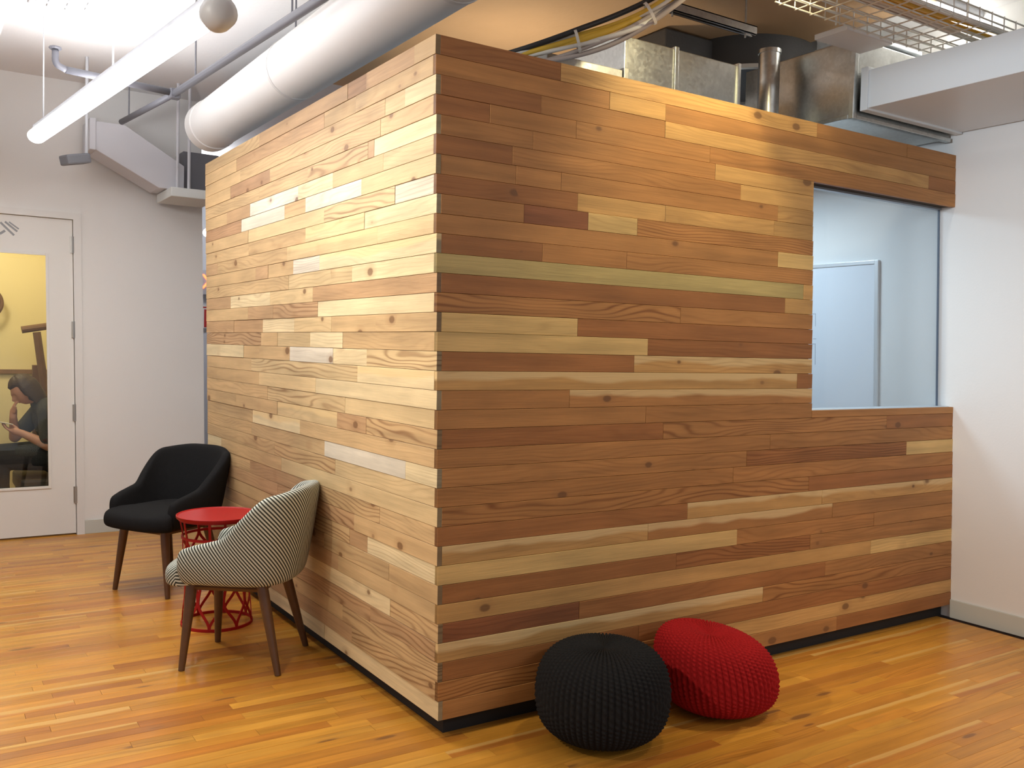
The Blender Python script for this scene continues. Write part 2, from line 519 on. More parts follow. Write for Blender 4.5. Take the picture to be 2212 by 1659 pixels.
ROWS_L = [
  "1.947c 0.778d 0.59e 0.165d 0c",
  "2.349c 1.043d 0.693c 0c",
  "2.282c 0.414c 0.242b 0a",
  "2.468c 1.781e 0.457c 0c",
  "1.954c 1.246c 0.575c~ 0.518d 0a",
  "2.546c 2.113d 1.375w 0.946a 0.433c 0b",
  "2.272e 1.57w 1.278c 0.641w 0b",
  "2.149c 1.05b 0.331b~ 0w",
  "2.143c 1.281c 0.615b/ 0a",
  "2.746d 1.534c 0.491b/ 0b",
  "2.026c 1.821d 1.451c 1.109w 0a/",
  "1.517c 0.745b 0a",
  "2.487d 1.795a 1.197b 0d",
  "2.16c 1.747d 1.135d~ 0a",
  "2.428d 1.917d 1.444a 0.976b 0.512c 0c",
  "1.942d~ 1.686c 1.23b 0.847a 0c",
  "2.249a 1.974c 1.505c 0.957w 0.599a 0b~",
  "2.11c 0.692b~ 0a/",
  "1.978c 1.164b 0a",
  "1.843c 0.826b~ 0b",
  "2.395c 1.694c 0.914b/ 0.607d 0c~",
  "2.093c 1.371a/ 0c",
  "2.119c 1.061c 0.25w 0a",
  "1.741c 0.938c~ 0b",
  "2.701a 1.637c 0b",
  "2.149c 1.126d 0.481c~ 0c",
  "1.696d 0.734d~ 0c",
  "1.697c 0.784c~ 0.603d 0a",
  "1.918d 1.073d 0.398c 0c",
  "1.701c 0.913d 0c",
  "1.633b 0.391a 0c~",
  "1.435d 0.574d~ 0d~",
  "1.705c 0.864c 0c~",
  "1.851d 0.765d 0c~",
  "1.08a 0a",
]

def parse(row):
    out = []
    for tk in row.split():
        n = ''.join(c for c in tk if c in '0123456789.')
        out.append((float(n), tk[len(n):]))
    return out

# ================================================================ STRUCTURE
LL, LR, BH, NR = 3.00, 3.20, 2.45, 35
RH = BH/NR
TOP = TOE + BH
CEIL = 3.25
WIN_X0, WIN_Z0, WIN_Z1 = 2.03, 1.155, TOP - 4*RH

# ---- floor: base slab + boards
floor = MB().box((-4.5, -6, -0.06), (6.5, 10, -0.016)).build('floor', mat('subfloor_stain', (0.16, 0.07, 0.025), 0.6))
tag(floor, 'honey-coloured narrow strip wood floor of the lounge', kind='structure')
FT = [(0.57, 0.262, 0.036), (0.55, 0.245, 0.032), (0.59, 0.285, 0.042), (0.50, 0.208, 0.029), (0.56, 0.252, 0.035), (0.53, 0.228, 0.032), (0.47, 0.185, 0.027), (0.55, 0.248, 0.033), (0.43, 0.160, 0.026)]
FWD = 0.057
boards = []
yy = -2.6
while yy < 4.36:
    x = -3.4 - rnd.random()*0.8
    while x < 3.14:
        Lb = rnd.choice((0.35, 0.5, 0.65, 0.8, 1.0, 1.3))*rnd.uniform(0.85, 1.15)
        x1 = min(x+Lb, 3.15)
        # no boards under the wood box
        cy_ = yy + FWD/2
        if cy_ > 0.08 and x < 0.08 and x1 > 0.08:
            x1 = 0.08
        if not (cy_ > 0.08 and cy_ < 2.95 and x >= 0.079) and x1 - x > 0.03:
            boards.append((x, x1, cy_, jitter(rnd.choice(FT), 0.10), rnd.choice((0, 0, 0.2, 0.5)) + (2 if rnd.random() < 0.07 else 0)))
        x = x1 if x1 > x else x + Lb
        if cy_ > 0.08 and x >= 0.079 and cy_ < 2.95: break
    yy += FWD
def board_rank(b):
    best = 0
    for fx in (0.1, 0.5, 0.9):
        d = Vector((b[0] + (b[1]-b[0])*fx, b[2], 0)) - CAM
        z = d.dot(fw)
        if z < 0.5: continue
        u, v = FPX*d.dot(cr)/z, -FPX*d.dot(cu)/z
        if abs(u) < 1150 and abs(v) < 870:
            best = max(best, 1/z**2)
    return best
boards.sort(key=board_rank, reverse=True)
for (x0, x1, cy_, tone, al) in boards[:290]:
    plank(floor, x1-x0-0.0007, FWD-0.0007, 0.016, 0.0006, tone, al, FLOORW,
          ((x0+x1)/2, cy_, -rnd.random()*0.0006), (R(-90), 0, 0), 'floor_board')
V, F, T_, G_ = [], [], [], []
for (x0, x1, cy_, tone, al) in boards[290:]:
    v, f, ends = plank_verts(x1-x0-0.0007, FWD-0.0007, 0.016, 0.0006)
    n = len(V); sd = rnd.random()*9
    for (a, b, c) in v:
        V.append(((x0+x1)/2 + a, cy_ + c, -b)); G_.append((a + sd*13.7, sd*31.3, c))
    for i, q in enumerate(f):
        F.append([n+k for k in q]); k = 0.42 if i in ends else 1
        T_ += [(tone[0]*k, tone[1]*k, tone[2]*k, al)]*4
me = mesh('floor_boards', V, F)
ta = me.attributes.new('tone', 'FLOAT_COLOR', 'CORNER'); ga = me.attributes.new('gco', 'FLOAT_VECTOR', 'POINT')
ta.data.foreach_set('color', [c for t in T_ for c in t]); ga.data.foreach_set('vector', [c for t in G_ for c in t])
tag(link('floor_boards', me, FLOORW, floor), kind='stuff')

# ---- the wood-clad box: long face (front) and short face (left)
PT = 0.018
bxr = MB()
bxr.box((0.03, PT+0.004, TOE), (WIN_X0-0.002, 0.13, TOP-0.004))
bxr.box((WIN_X0-0.002, PT+0.004, TOE), (LR-0.01, 0.13, WIN_Z0-0.004))
bxr.box((WIN_X0-0.002, PT+0.004, WIN_Z1+0.004), (LR-0.01, 0.13, TOP-0.004))
wall_box_front = bxr.build('wall_box_front', BACKING, leaned=True)
tag(wall_box_front, 'long wood-plank face of the meeting box with a window opening', kind='structure')
wall_box_left = MB().box((PT+0.004, 0.03, TOE), (0.13, LL-0.01, TOP-0.004)).build('wall_box_left', BACKING, leaned=True)
tag(wall_box_left, 'short brightly lit wood-plank face of the meeting box', kind='structure')
gap = 0.0015
def lay(parent, side, i, a, b, tk, zmid, hgt):
    if b - a < 0.012: return
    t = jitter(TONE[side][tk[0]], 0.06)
    al = (0.95 if '~' in tk else rnd.choice((0.0, 0.10, 0.22, 0.4))) + (2.0 if '/' in tk else 0.0)
    lx, ly = KX*(zmid-TOE), KY*(zmid-TOE)
    pr = rnd.uniform(-0.0012, 0.0012)
    if side == 'R':
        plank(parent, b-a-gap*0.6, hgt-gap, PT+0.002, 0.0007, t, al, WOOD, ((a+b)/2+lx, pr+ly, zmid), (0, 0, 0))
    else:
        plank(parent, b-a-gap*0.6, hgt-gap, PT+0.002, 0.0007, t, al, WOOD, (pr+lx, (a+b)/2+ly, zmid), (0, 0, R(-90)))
for i in range(NR):
    z = TOP - (i+0.5)*RH
    a = 0.0 if i % 2 else PT + 0.001
    for e, tk in parse(ROWS_R[i]):
        if i == 19 and e == 2.03:
            lay(wall_box_front, 'R', i, a, e, tk, z, RH)
            lay(wall_box_front, 'R', i, e, LR, 'c', (TOP-20*RH+WIN_Z0)/2, WIN_Z0-(TOP-20*RH))
        else:
            lay(wall_box_front, 'R', i, a, e, tk, z, RH)
        a = e
    a = LL
    near = PT + 0.001 if i % 2 else 0.0
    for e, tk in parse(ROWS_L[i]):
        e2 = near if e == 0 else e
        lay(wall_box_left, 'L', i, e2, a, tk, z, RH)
        a = e
# pale inner linings of the box (drywall) and window reveals
lin = MB()
lin.box((0.13, 0.13, TOE), (WIN_X0-0.004, 0.142, TOP-0.004)); lin.box((WIN_X0-0.004, 0.13, TOE), (LR-0.01, 0.142, WIN_Z0-0.004))
lin.box((WIN_X0-0.004, 0.13, WIN_Z1+0.004), (LR-0.01, 0.142, TOP-0.004))
lin.box((0.13, 0.142, TOE), (0.142, LL, TOP-0.004)); lin.box((0.03, LL-0.008, TOE), (LR, LL+0.1, TOP-0.004))
tag(lin.build('wall_box_lining', DRYWALL, leaned=True), 'pale grey inner lining of the meeting box', kind='structure')
tk_ = MB().box((0.05, 0.05, 0.0), (LR-0.01, 0.12, TOE+0.006)).box((0.05, 0.12, 0.0), (0.12, LL-0.05, TOE+0.006)).build('trim_1', BLACKP)
tag(tk_, 'black recessed toe kick under the wood-clad box', kind='structure')

# ---- window of the box
win = empty('window_1', (0, 0, 0)); tag(win, 'frameless glass window in the long wood face', kind='structure')
MB().box((WIN_X0+0.002, 0.086, WIN_Z0-0.002), (LR-0.012, 0.094, WIN_Z1+0.002)).build('pane', GLASS, win, leaned=True)
MB().box((LR-0.013, 0.085, WIN_Z0), (LR-0.008, 0.095, WIN_Z1)).build('window_frame', mat('dark_gasket', (0.10, 0.13, 0.18), 0.5), win, leaned=True)
MB().box((WIN_X0, 0.076, WIN_Z1-0.008), (LR-0.008, 0.104, WIN_Z1+0.003)).build('window_frame', mat('grey_channel', (0.36, 0.39, 0.42), 0.4, metal=0.6), win, leaned=True)
MB().box((WIN_X0, 0.020, WIN_Z0-0.003), (LR-0.008, 0.130, WIN_Z0+0.001)).build('window_sill', mat('sill_paint', (0.62, 0.66, 0.70), 0.5), win, leaned=True)

# ---- right wall (runs on behind the window into the meeting room)
wr = MB().box((LR, -0.66, 0.0), (LR+0.12, LL+0.1, CEIL)).build('wall_right', WHITE, leaned=True)
tag(wr, 'white painted wall at the right, meeting the wood face', kind='structure')
tag(MB().box((LR-0.012, -0.66, 0.0), (LR, -0.0, 0.10)).build('baseboard_right', BASEB, leaned=True, bevel=0.003), 'low grey baseboard of the right wall', kind='structure')

# ---- back wall with the door opening
BY = 4.40
DX0, DX1, DZ = -1.50, -0.565, 2.262      # door leaf
FX1, FZ = -0.512, 2.312
WEND = 0.350
wb = MB()
wb.box((-4.5, BY, 0), (DX0-0.06, BY+0.14, CEIL)); wb.box((DX0-0.06, BY, FZ), (FX1, BY+0.14, CEIL)); wb.box((FX1, BY, 0), (WEND, BY+0.14, CEIL))
tag(wb.build('wall_back', WHITE, leaned=True), 'white wall with the glazed door, behind the black chair', kind='structure')
tag(MB().box((FX1+0.004, BY-0.012, 0), (WEND, BY, 0.10)).build('baseboard_back', BASEB, leaned=True, bevel=0.003), 'grey baseboard between door and passage', kind='structure')
fr = MB()
fr.box((DX1+0.004, BY-0.016, 0), (FX1+0.003, BY+0.13, FZ)); fr.box((DX0-0.06, BY-0.016, DZ+0.004), (DX1+0.004, BY+0.13, FZ)); fr.box((DX0-0.062, BY-0.016, 0), (DX0-0.004, BY+0.13, FZ))
tag(fr.build('trim_2', TRIMP, leaned=True), 'white door frame around the glazed door', kind='structure')
door = empty('door_1'); tag(door, 'white door with a tall glass panel and four hinges', kind='structure')
GX1, GZ0, GZ1, GX0 = -0.735, 0.356, 2.002, -1.33
dl = MB()
y0, y1 = BY+0.004, BY+0.048
dl.box((DX0, y0, 0.012), (GX0, y1, DZ)); dl.box((GX1, y0, 0.012), (DX1, y1, DZ)); dl.box((GX0, y0, 0.012), (GX1, y1, GZ0)); dl.box((GX0, y0, GZ1), (GX1, y1, DZ))
leaf = dl.build('door_leaf', DOORP, door, leaned=True)
bd = MB()
for (a, b) in (((GX0-0.012, GZ0-0.012), (GX0+0.006, GZ1+0.012)), ((GX1-0.006, GZ0-0.012), (GX1+0.012, GZ1+0.012)), ((GX0+0.006, GZ0-0.012), (GX1-0.006, GZ0+0.006)), ((GX0+0.006, GZ1-0.006), (GX1-0.006, GZ1+0.012))):
    bd.box((a[0], y0-0.008, a[1]), (b[0], y0, b[1]))
bd.build('glazing_bead', DOORP, leaf, leaned=True, bevel=0.002)
MB().box((GX0, y0+0.018, GZ0), (GX1, y0+0.024, GZ1)).build('pane', GLASS, door, leaned=True)
for hz in (2.085, 1.478, 0.882, 0.290):
    h = MB(); h.box((DX1-0.015, y0-0.010, hz-0.058), (DX1+0.016, y0+0.0, hz+0.058)); h.tube([(DX1+0.002, y0-0.014, hz-0.06), (DX1+0.002, y0-0.014, hz+0.06)], 0.008, 8)
    h.build('hinge', STEEL, door, leaned=True)
# grey mark on the door: slanted strokes
MARK = mat('grey_door_mark', (0.30, 0.31, 0.33), 0.5)
def stroke(p, q, wd):
    (xa, za), (xb, zb) = p, q
    d = Vector((xb-xa, 0, zb-za)); n_ = Vector((-d.z, 0, d.x)).normalized()*wd/2
    s_ = MB(); n = 0
    for yv in (y0-0.0015, y0+0.001):
        for (px, pz, sg) in ((xa, za, 1), (xb, zb, 1), (xb, zb, -1), (xa, za, -1)):
            s_.v.append((px+n_.x*sg, yv, pz+n_.z*sg))
    s_.f = [[0,1,2,3],[7,6,5,4],[0,4,5,1],[1,5,6,2],[2,6,7,3],[3,7,4,0]]
    return s_
for p, q, wd in (((-1.018, 2.205), (-0.935, 2.122), 0.014), ((-0.990, 2.212), (-0.915, 2.150), 0.013), ((-0.965, 2.212), (-0.905, 2.168), 0.010), ((-1.022, 2.125), (-0.990, 2.150), 0.016)):
    stroke(p, q, wd).build('door_mark', MARK, leaf, leaned=True)

# ---- room behind the door
rm = MB()
rm.box((-3.2, 6.20, 0), (-0.30, 6.28, 2.65)); rm.box((-0.36, BY+0.14, 0), (-0.30, 6.2, 2.65)); rm.box((-3.2, BY+0.14, 2.60), (-0.30, 6.28, 2.66)); rm.box((-3.28, BY+0.14, 0), (-3.2, 6.28, 2.65))
tag(rm.build('wall_phone_room', YELLOW, leaned=True), 'warm cream walls of the small room behind the glazed door', kind='structure')
tag(MB().box((-3.2, 6.165, 1.10), (-0.37, 6.20, 1.135)).build('trim_3', mat('brown_rail_stain', (0.24, 0.13, 0.06), 0.5), leaned=True), 'thin brown rail on the cream wall', kind='structure')
tag(MB().box((-3.2, BY+0.14, -0.014), (-0.36, 6.2, 0.002)).build('floor_phone_room', mat('dark_carpet', (0.10, 0.07, 0.05), 0.95, bump=0.3, bscale=300)), 'dark floor of the small room', kind='structure')

# ---- passage seen between wall and box
ps = MB(); ps.box((0.2, 8.0, 0), (4.2, 8.1, CEIL)); ps.box((WEND-0.06, BY+0.14, 0), (WEND, 8.0, CEIL)); ps.box((4.2, LL, 0), (4.3, 8.1, CEIL))
tag(ps.build('wall_passage', mat('pale_blue_paint', (0.66, 0.68, 0.72), 0.7), leaned=True), 'pale walls of the passage behind the wood box', kind='structure')

# ---- ceiling
tag(MB().box((-4.5, -6, CEIL), (6.5, 10, CEIL+0.1)).build('ceiling', CEILW), 'white painted ceiling slab', kind='structure')
tag(MB().box((0.62, -0.62, CEIL-0.05), (2.72, 3.2, CEIL-0.002)).build('ceiling_plaster_bay', TAN), 'tan unpainted ceiling bay above the wood box', kind='structure')

# ================================================================ FURNITURE
def smoothstep(a, b, x):
    t = max(0.0, min(1.0, (x-a)/(b-a)))
    return t*t*(3-2*t)

def chair_shell():
    """upholstered tub: back and arms in one sweep, local front = +x"""
    W, XB, XS, XF = 0.262, 0.225, -0.035, 0.205
    cols = []
    N = 44
    ts = [-1 + 2*i/N for i in range(N+1)]
    pts = []
    for t in ts:
        s = abs(t); sg = 1 if t >= 0 else -1
        if s <= 0.56:
            th = s/0.56*math.pi/2
            # squarish semi-ellipse
            cx_ = math.cos(th)**0.8; sy_ = math.sin(th)**0.8
            pts.append(Vector((XS - XB*cx_, sg*W*sy_, 0)))
        else:
            k = (s-0.56)/0.44
            pts.append(Vector((XS + (XF-XS)*k, sg*(W - 0.012*k*k), 0)))
    ss = [0.0]
    for i in range(1, len(pts)): ss.append(ss[-1] + (pts[i]-pts[i-1]).length)
    mid = ss[len(ss)//2]
    verts, faces, uvs = [], [], []
    def profile(t, h, lean_):
        zb = 0.372
        return [(-0.105, zb+0.004), (-0.05, zb), (-0.022, zb+0.014), (-0.006, zb+0.06), (0.004 + 0.35*lean_, zb+0.5*(h-zb)),
                (0.002 + lean_, h-0.030), (-0.008 + lean_, h-0.004), (-0.030 + lean_, h), (-0.050 + lean_, h-0.008), (-0.058 + lean_, h-0.04),
                (-0.060 + 0.35*lean_, zb+0.5*(h-zb)), (-0.066, zb+0.07), (-0.07, zb+0.02)]
    prevn = None
    for i, t in enumerate(ts):
        a, b = pts[max(i-1, 0)], pts[min(i+1, len(pts)-1)]
        tg = (b-a).normalized(); nrm = Vector((tg.y, -tg.x, 0))
        if nrm.dot(pts[i]-Vector((0.05, 0, 0))) < 0: nrm = -nrm
        s = abs(t)
        up = 1 - smoothstep(0.36, 0.70, s)
        h = 0.546 + 0.214*up + 0.040*(1-smoothstep(0.60, 1.0, s)) - 0.012*smoothstep(0.90, 1, s)
        h -= 0.030*smoothstep(0.05, 0.45, s)*up
        ln = 0.045*up
        pf = profile(t, h, ln)
        cols.append([(pts[i] + nrm*o + Vector((0, 0, z_)), (ss[i]-mid, z_)) for o, z_ in pf])
    # rounded front ends of the arms
    for end in (0, -1):
        base = cols[end]
        cen = sum((p for p, _ in base), Vector())/len(base)
        ext = [(cen + (p-cen)*0.72 + Vector((0.022, 0, 0)), (uv[0] + (0.03 if end else -0.03), uv[1])) for p, uv in base]
        if end == 0: cols.insert(0, ext)
        else: cols.append(ext)
    m_ = len(cols[0])
    for c in cols:
        for p, uv in c:
            verts.append(tuple(p)); uvs.append(uv)
    for i in range(len(cols)-1):
        for k in range(m_-1):
            faces.append([i*m_+k, i*m_+k+1, (i+1)*m_+k+1, (i+1)*m_+k])
        faces.append([i*m_+m_-1, i*m_, (i+1)*m_, (i+1)*m_+m_-1])
    faces.append([k for k in range(m_)][::-1])
    faces.append([(len(cols)-1)*m_+k for k in range(m_)])
    return verts, faces, uvs

def chair_seat():
    half = [(-0.215, 0.0), (-0.205, 0.10), (-0.15, 0.175), (0.0, 0.195), (0.15, 0.195), (0.205, 0.215), (0.222, 0.245), (0.268, 0.242), (0.302, 0.18), (0.316, 0.09), (0.319, 0.0)]
    loop = half + [(x, -y) for x, y in half[-2:0:-1]]
    layers = [(0.86, 0.366), (0.97, 0.372), (1.0, 0.395), (1.0, 0.435), (0.965, 0.462), (0.85, 0.478), (0.45, 0.486)]
    V, F, U = [], [], []
    n = len(loop)
    for s, z in layers:
        for x, y in loop:
            px = 0.04 + (x-0.04)*s
            V.append((px, y*s, z - 0.018*max(0, px-0.18)/0.15*(z-0.366)/0.12)); U.append((y*s*0.72 - 0.5*px, z*1.2 + px*0.35))
    for i in range(len(layers)-1):
        for k in range(n):
            k2 = (k+1) % n
            F.append([i*n+k, i*n+k2, (i+1)*n+k2, (i+1)*n+k])
    V.append((0.04, 0, 0.489)); U.append((0.02, 0.6))
    c = len(V)-1; o = (len(layers)-1)*n
    for k in range(n): F.append([o+k, o+(k+1) % n, c])
    F.append([k for k in range(n)][::-1])
    return V, F, U

def cloth_mesh(name, vfu):
    v, f, u = vfu
    me = mesh(name, v, f)
    uvl = me.uv_layers.new(name='cloth')
    for lp in me.loops:
        uvl.data[lp.index].uv = u[lp.vertex_index]
    bm = bmesh.new(); bm.from_mesh(me); bmesh.ops.recalc_face_normals(bm, faces=bm.faces); bm.to_mesh(me); bm.free()
    return me

def make_chair(label, cloth, loc, deg):
    t = empty('armchair', loc, R(deg)); tag(t, label, 'chair', 'tub armchairs by the wood wall')
    subsurf(link('shell', cloth_mesh('shell', chair_shell()), cloth, t), 2)
    subsurf(link('seat_cushion', cloth_mesh('seat_cushion', chair_seat()), cloth, t), 2)
    for sx_ in (-1, 1):
        for sy_ in (-1, 1):
            top = Vector((0.035 + sx_*0.155, sy_*0.150, 0.372)); foot = Vector((0.0 + sx_*0.212, sy_*0.200, 0.0))
            l = MB().tube([foot, foot.lerp(top, 0.08), foot.lerp(top, 0.8), top], [0.0135, 0.015, 0.0235, 0.0245], 14)
            smooth_by_angle(l.build('leg', WALNUT, t), 50)
    ap = MB()
    for sy_ in (-1, 1): ap.tube([(-0.125, sy_*0.152, 0.356), (0.195, sy_*0.152, 0.356)], 0.016, 6)
    for sx_ in (-0.12, 0.19): ap.tube([(sx_, -0.150, 0.356), (sx_, 0.150, 0.356)], 0.016, 6)
    ap.build('seat_frame', WALNUT, t)
    return t

make_chair('striped black-and-white tub armchair with walnut legs, nearest the camera', STRIPE, (-0.318, 1.2055, 0), 142.5)
make_chair('black wool tub armchair with walnut legs by the white wall', BLKCLOTH, (-0.320, 2.635, 0), 211.6)

# ---- red wire side table
tb = empty('side_table', (-0.283, 1.80, 0)); tag(tb, 'round red metal side table with openwork cage base between the armchairs', 'table')
TH = 0.548
tp = MB().lathe([(0.0, TH-0.012), (0.185, TH-0.012), (0.198, TH-0.010), (0.201, TH-0.004), (0.201, TH+0.004), (0.197, TH+0.006), (0.190, TH+0.001), (0.0, TH)], 64)
smooth_by_angle(tp.build('tabletop', REDMET, tb), 35)
def rprof(z):      # radius of the cage at height z
    if z > 0.44: return 0.172 + 0.014*smoothstep(0.44, 0.536, z) 
    return 0.172 - 0.016*math.sin(math.pi*min(1, max(0, (z-0.0)/0.44)))
def ring(z, wd, th, nm):
    n = 56; r_ = rprof(z)
    b = MB().lathe([(r_-th/2, z-wd/2), (r_+th/2, z-wd/2), (r_+th/2, z+wd/2), (r_-th/2, z+wd/2)], n, close=True)
    smooth_by_angle(b.build(nm, REDMET, tb), 35)
ring(0.007, 0.014, 0.007, 'base_ring'); ring(0.445, 0.013, 0.006, 'collar_ring'); ring(0.533, 0.008, 0.006, 'top_ring')
def cage(fa, z0_, z1_, wd, nm):
    P, Nn = [], []
    n = 26
    for i in range(n+1):
        k = i/n; z = z0_ + (z1_-z0_)*k; a = fa(k); r_ = rprof(z)
        P.append((r_*math.cos(a), r_*math.sin(a), z)); Nn.append((math.cos(a), math.sin(a), 0))
    smooth_by_angle(MB().band(P, Nn, wd, 0.005).build(nm, REDMET, tb), 45)
NB = 8
def ogee(k):
    g = smoothstep(0.0, 0.30, k)*(1 - smoothstep(0.74, 1.0, k))
    return g*(1 - 0.20*math.sin(math.pi*max(0, min(1, (k-0.28)/0.48)))**2)
for k in range(NB):
    a0 = 2*math.pi*k/NB + 0.30
    for sg in (1, -1):
        cage(lambda q, a0=a0, sg=sg: a0 + sg*(math.pi/NB*0.985)*ogee(q), 0.012, 0.442, 0.0130, 'cage_bar')
    cage(lambda q, a0=a0: a0, 0.447, 0.534, 0.012, 'neck_bar')

# ---- knitted poufs
def pouf_mesh(name, RA, H, ribs, rows, sag):
    NU, NV = ribs*6, rows*4
    V, F = [], []
    for j in range(NV+1):
        q = j/NV
        ph = -math.pi/2 + math.pi*q
        # superellipse profile: flat underside, bulging sides, dimpled crown
        cz = math.copysign(abs(math.sin(ph))**0.72, math.sin(ph)); cr_ = abs(math.cos(ph))**0.62
        rr = RA*cr_
        z = H/2 + H/2*cz
        if q > 0.5: z -= sag*math.exp(-(rr/(RA*0.30))**2)
        z = max(z, 0.0015 + 0.0)
        rr *= 1 - 0.07*max(0, (z/H-0.5))
        for i in range(NU):
            a = 2*math.pi*i/NU
            col = (i/6.0) % 1.0
            ci = int(i/6)
            rib = abs(math.sin(math.pi*i/6.0))               # valley between columns
            off = 0.5 if ci % 2 else 0.0
            st = 0.5 + 0.5*math.sin(2*math.pi*(q*rows + off + 0.6*(col-0.5)))
            amp = 0.0115*min(1.0, rr/(RA*0.45))
            d = amp*(0.55*rib + 0.60*st*rib - 0.5)
            nx, nz = math.cos(ph)**1 , math.sin(ph)
            r2 = max(0.0005, rr + d*nx) if 0 < j < NV else 0.0005
            V.append((r2*math.cos(a), r2*math.sin(a), max(0.0, z + d*nz*(0.7 if q > .5 else 0))))
    for j in range(NV):
        for i in range(NU):
            i2 = (i+1) % NU
            F.append([j*NU+i, j*NU+i2, (j+1)*NU+i2, (j+1)*NU+i])
    return mesh(name, V, F)
KNITK = mat('charcoal_knit', (0.020, 0.019, 0.019), 0.95, spec=0.1, var=0.35, vscale=120)
KNITR = mat('crimson_knit', (0.32, 0.012, 0.013), 0.95, spec=0.1, var=0.3, vscale=120)
p1 = link('knitted_pouf', pouf_mesh('knitted_pouf', 0.243, 0.352, 66, 34, 0.018), KNITK, None, (0.535, -0.272, 0.0), (0, 0, 0.4), smooth=True)
tag(p1, 'charcoal knitted round floor pouf in front of the wood face', 'pouf', 'knitted poufs')
p2 = link('knitted_pouf', pouf_mesh('knitted_pouf', 0.240, 0.328, 62, 32, 0.030), KNITR, None, (1.118, -0.285, 0.0), (0, 0, 0), smooth=True)
tag(p2, 'crimson red knitted floor pouf slumped beside the charcoal one', 'pouf', 'knitted poufs')
# the red pouf slumps: taller at the left, lower at the right
for v in p2.data.vertices:
    x, y, z = v.co
    k = z/0.335
    v.co.z = z*(1.0 - 0.42*(x*0.836 - y*0.549)) if True else z
    v.co.x = x - 0.05*k*k; v.co.y = y + 0.012*k

# ---- whiteboard inside the meeting room
wbd = empty('whiteboard', (LR, 0.9, 1.55)); tag(wbd, 'white framed whiteboard seen through the window', 'whiteboard')
def inroom(mb, nm, mt, bevel=0.0):
    o = mb.build(nm, mt, None, leaned=True, bevel=bevel); o.parent = wbd; o.matrix_parent_inverse = Matrix.Translation((-LR, -0.9, -1.55)); return o
brd = inroom(MB().box((LR-0.014, 0.485, 0.90), (LR-0.001, 1.90, 1.965)), 'board', WBOARD)
for a, b in (((0.462, 0.88), (0.486, 1.985)), ((1.90, 0.88), (1.924, 1.985)),): inroom(MB().box((LR-0.020, a[0], a[1]), (LR-0.001, b[0], b[1])), 'frame', ALU, 0.002)
for a, b in ((0.88, 0.902), (1.963, 1.985)): inroom(MB().box((LR-0.020, 0.486, a), (LR-0.001, 1.90, b)), 'frame', ALU, 0.002)
MK = mat('faint_grey_marker', (0.48, 0.50, 0.55), 0.6)
for ya, yb, za, zb in ((0.905, 0.910, 1.60, 1.68), (0.905, 0.935, 1.676, 1.681), (0.900, 0.925, 1.520, 1.525), (0.905, 0.910, 1.36, 1.49), (0.905, 0.932, 1.488, 1.493)):
    MB().box((LR-0.0148, ya, za), (LR-0.0138, yb, zb)).build('marker_line', MK, brd, leaned=True)

# ================================================================ CEILING SERVICES
# ---- linear pendant light
tl = empty('linear_pendant_light', tuple((TUBE_A+TUBE_B)/2)); tag(tl, 'long bright white linear lamp hanging at the upper left', 'lamp')
d_ = TUBE_B - TUBE_A; ln_ = d_.length; az = math.atan2(d_.y, d_.x)
n = 24; V = MB()
pr = []
for k in range(n):
    a = 2*math.pi*k/n
    pr.append((0.050*math.cos(a), 0.042*math.sin(a)))
for x in (-ln_/2, ln_/2):
    for y, z in pr: V.v.append((x, y, z))
V.f = [[k, (k+1) % n, n+(k+1) % n, n+k] for k in range(n)] + [list(range(n))[::-1], list(range(n, 2*n))]
smooth_by_angle(V.build('diffuser', DIFFUSER, tl, rot=(0, 0, az)), 50)
MB().box((-ln_/2, -0.022, 0.040), (ln_/2, 0.022, 0.062)).build('housing', HOUSING, tl, rot=(0, 0, az), bevel=0.004)
MB().lathe([(0.058, -0.02), (0.062, 0.0), (0.058, 0.05), (0.03, 0.07)], 20).build('end_cap', HOUSING, tl, loc=(d_.x/2*1.005, d_.y/2*1.005, -0.02), rot=(R(90), 0, az+R(90)), smooth=True)
for k in (0.06, 0.55, 0.93):
    p = TUBE_A.lerp(TUBE_B, k) - (TUBE_A+TUBE_B)/2
    MB().tube([p+Vector((0, 0, 0.05)), p+Vector((0, 0, CEIL-2.60))], 0.004, 6).build('hanger_rod', HOUSING, tl)
al = lamp('linear_pendant_lamp', 'AREA', tuple((TUBE_A+TUBE_B)/2 - Vector((0, 0, 0.05))), 36, (1.0, 0.96, 0.90), shape='RECTANGLE', size=ln_, size_y=0.09)
al.rotation_euler = (0, 0, az)
au = lamp('linear_pendant_uplight', 'AREA', tuple((TUBE_A+TUBE_B)/2 + Vector((0, 0, 0.07))), 30, (0.97, 0.98, 1.0), shape='RECTANGLE', size=ln_, size_y=0.05)
au.rotation_euler = (R(180), 0, -az)

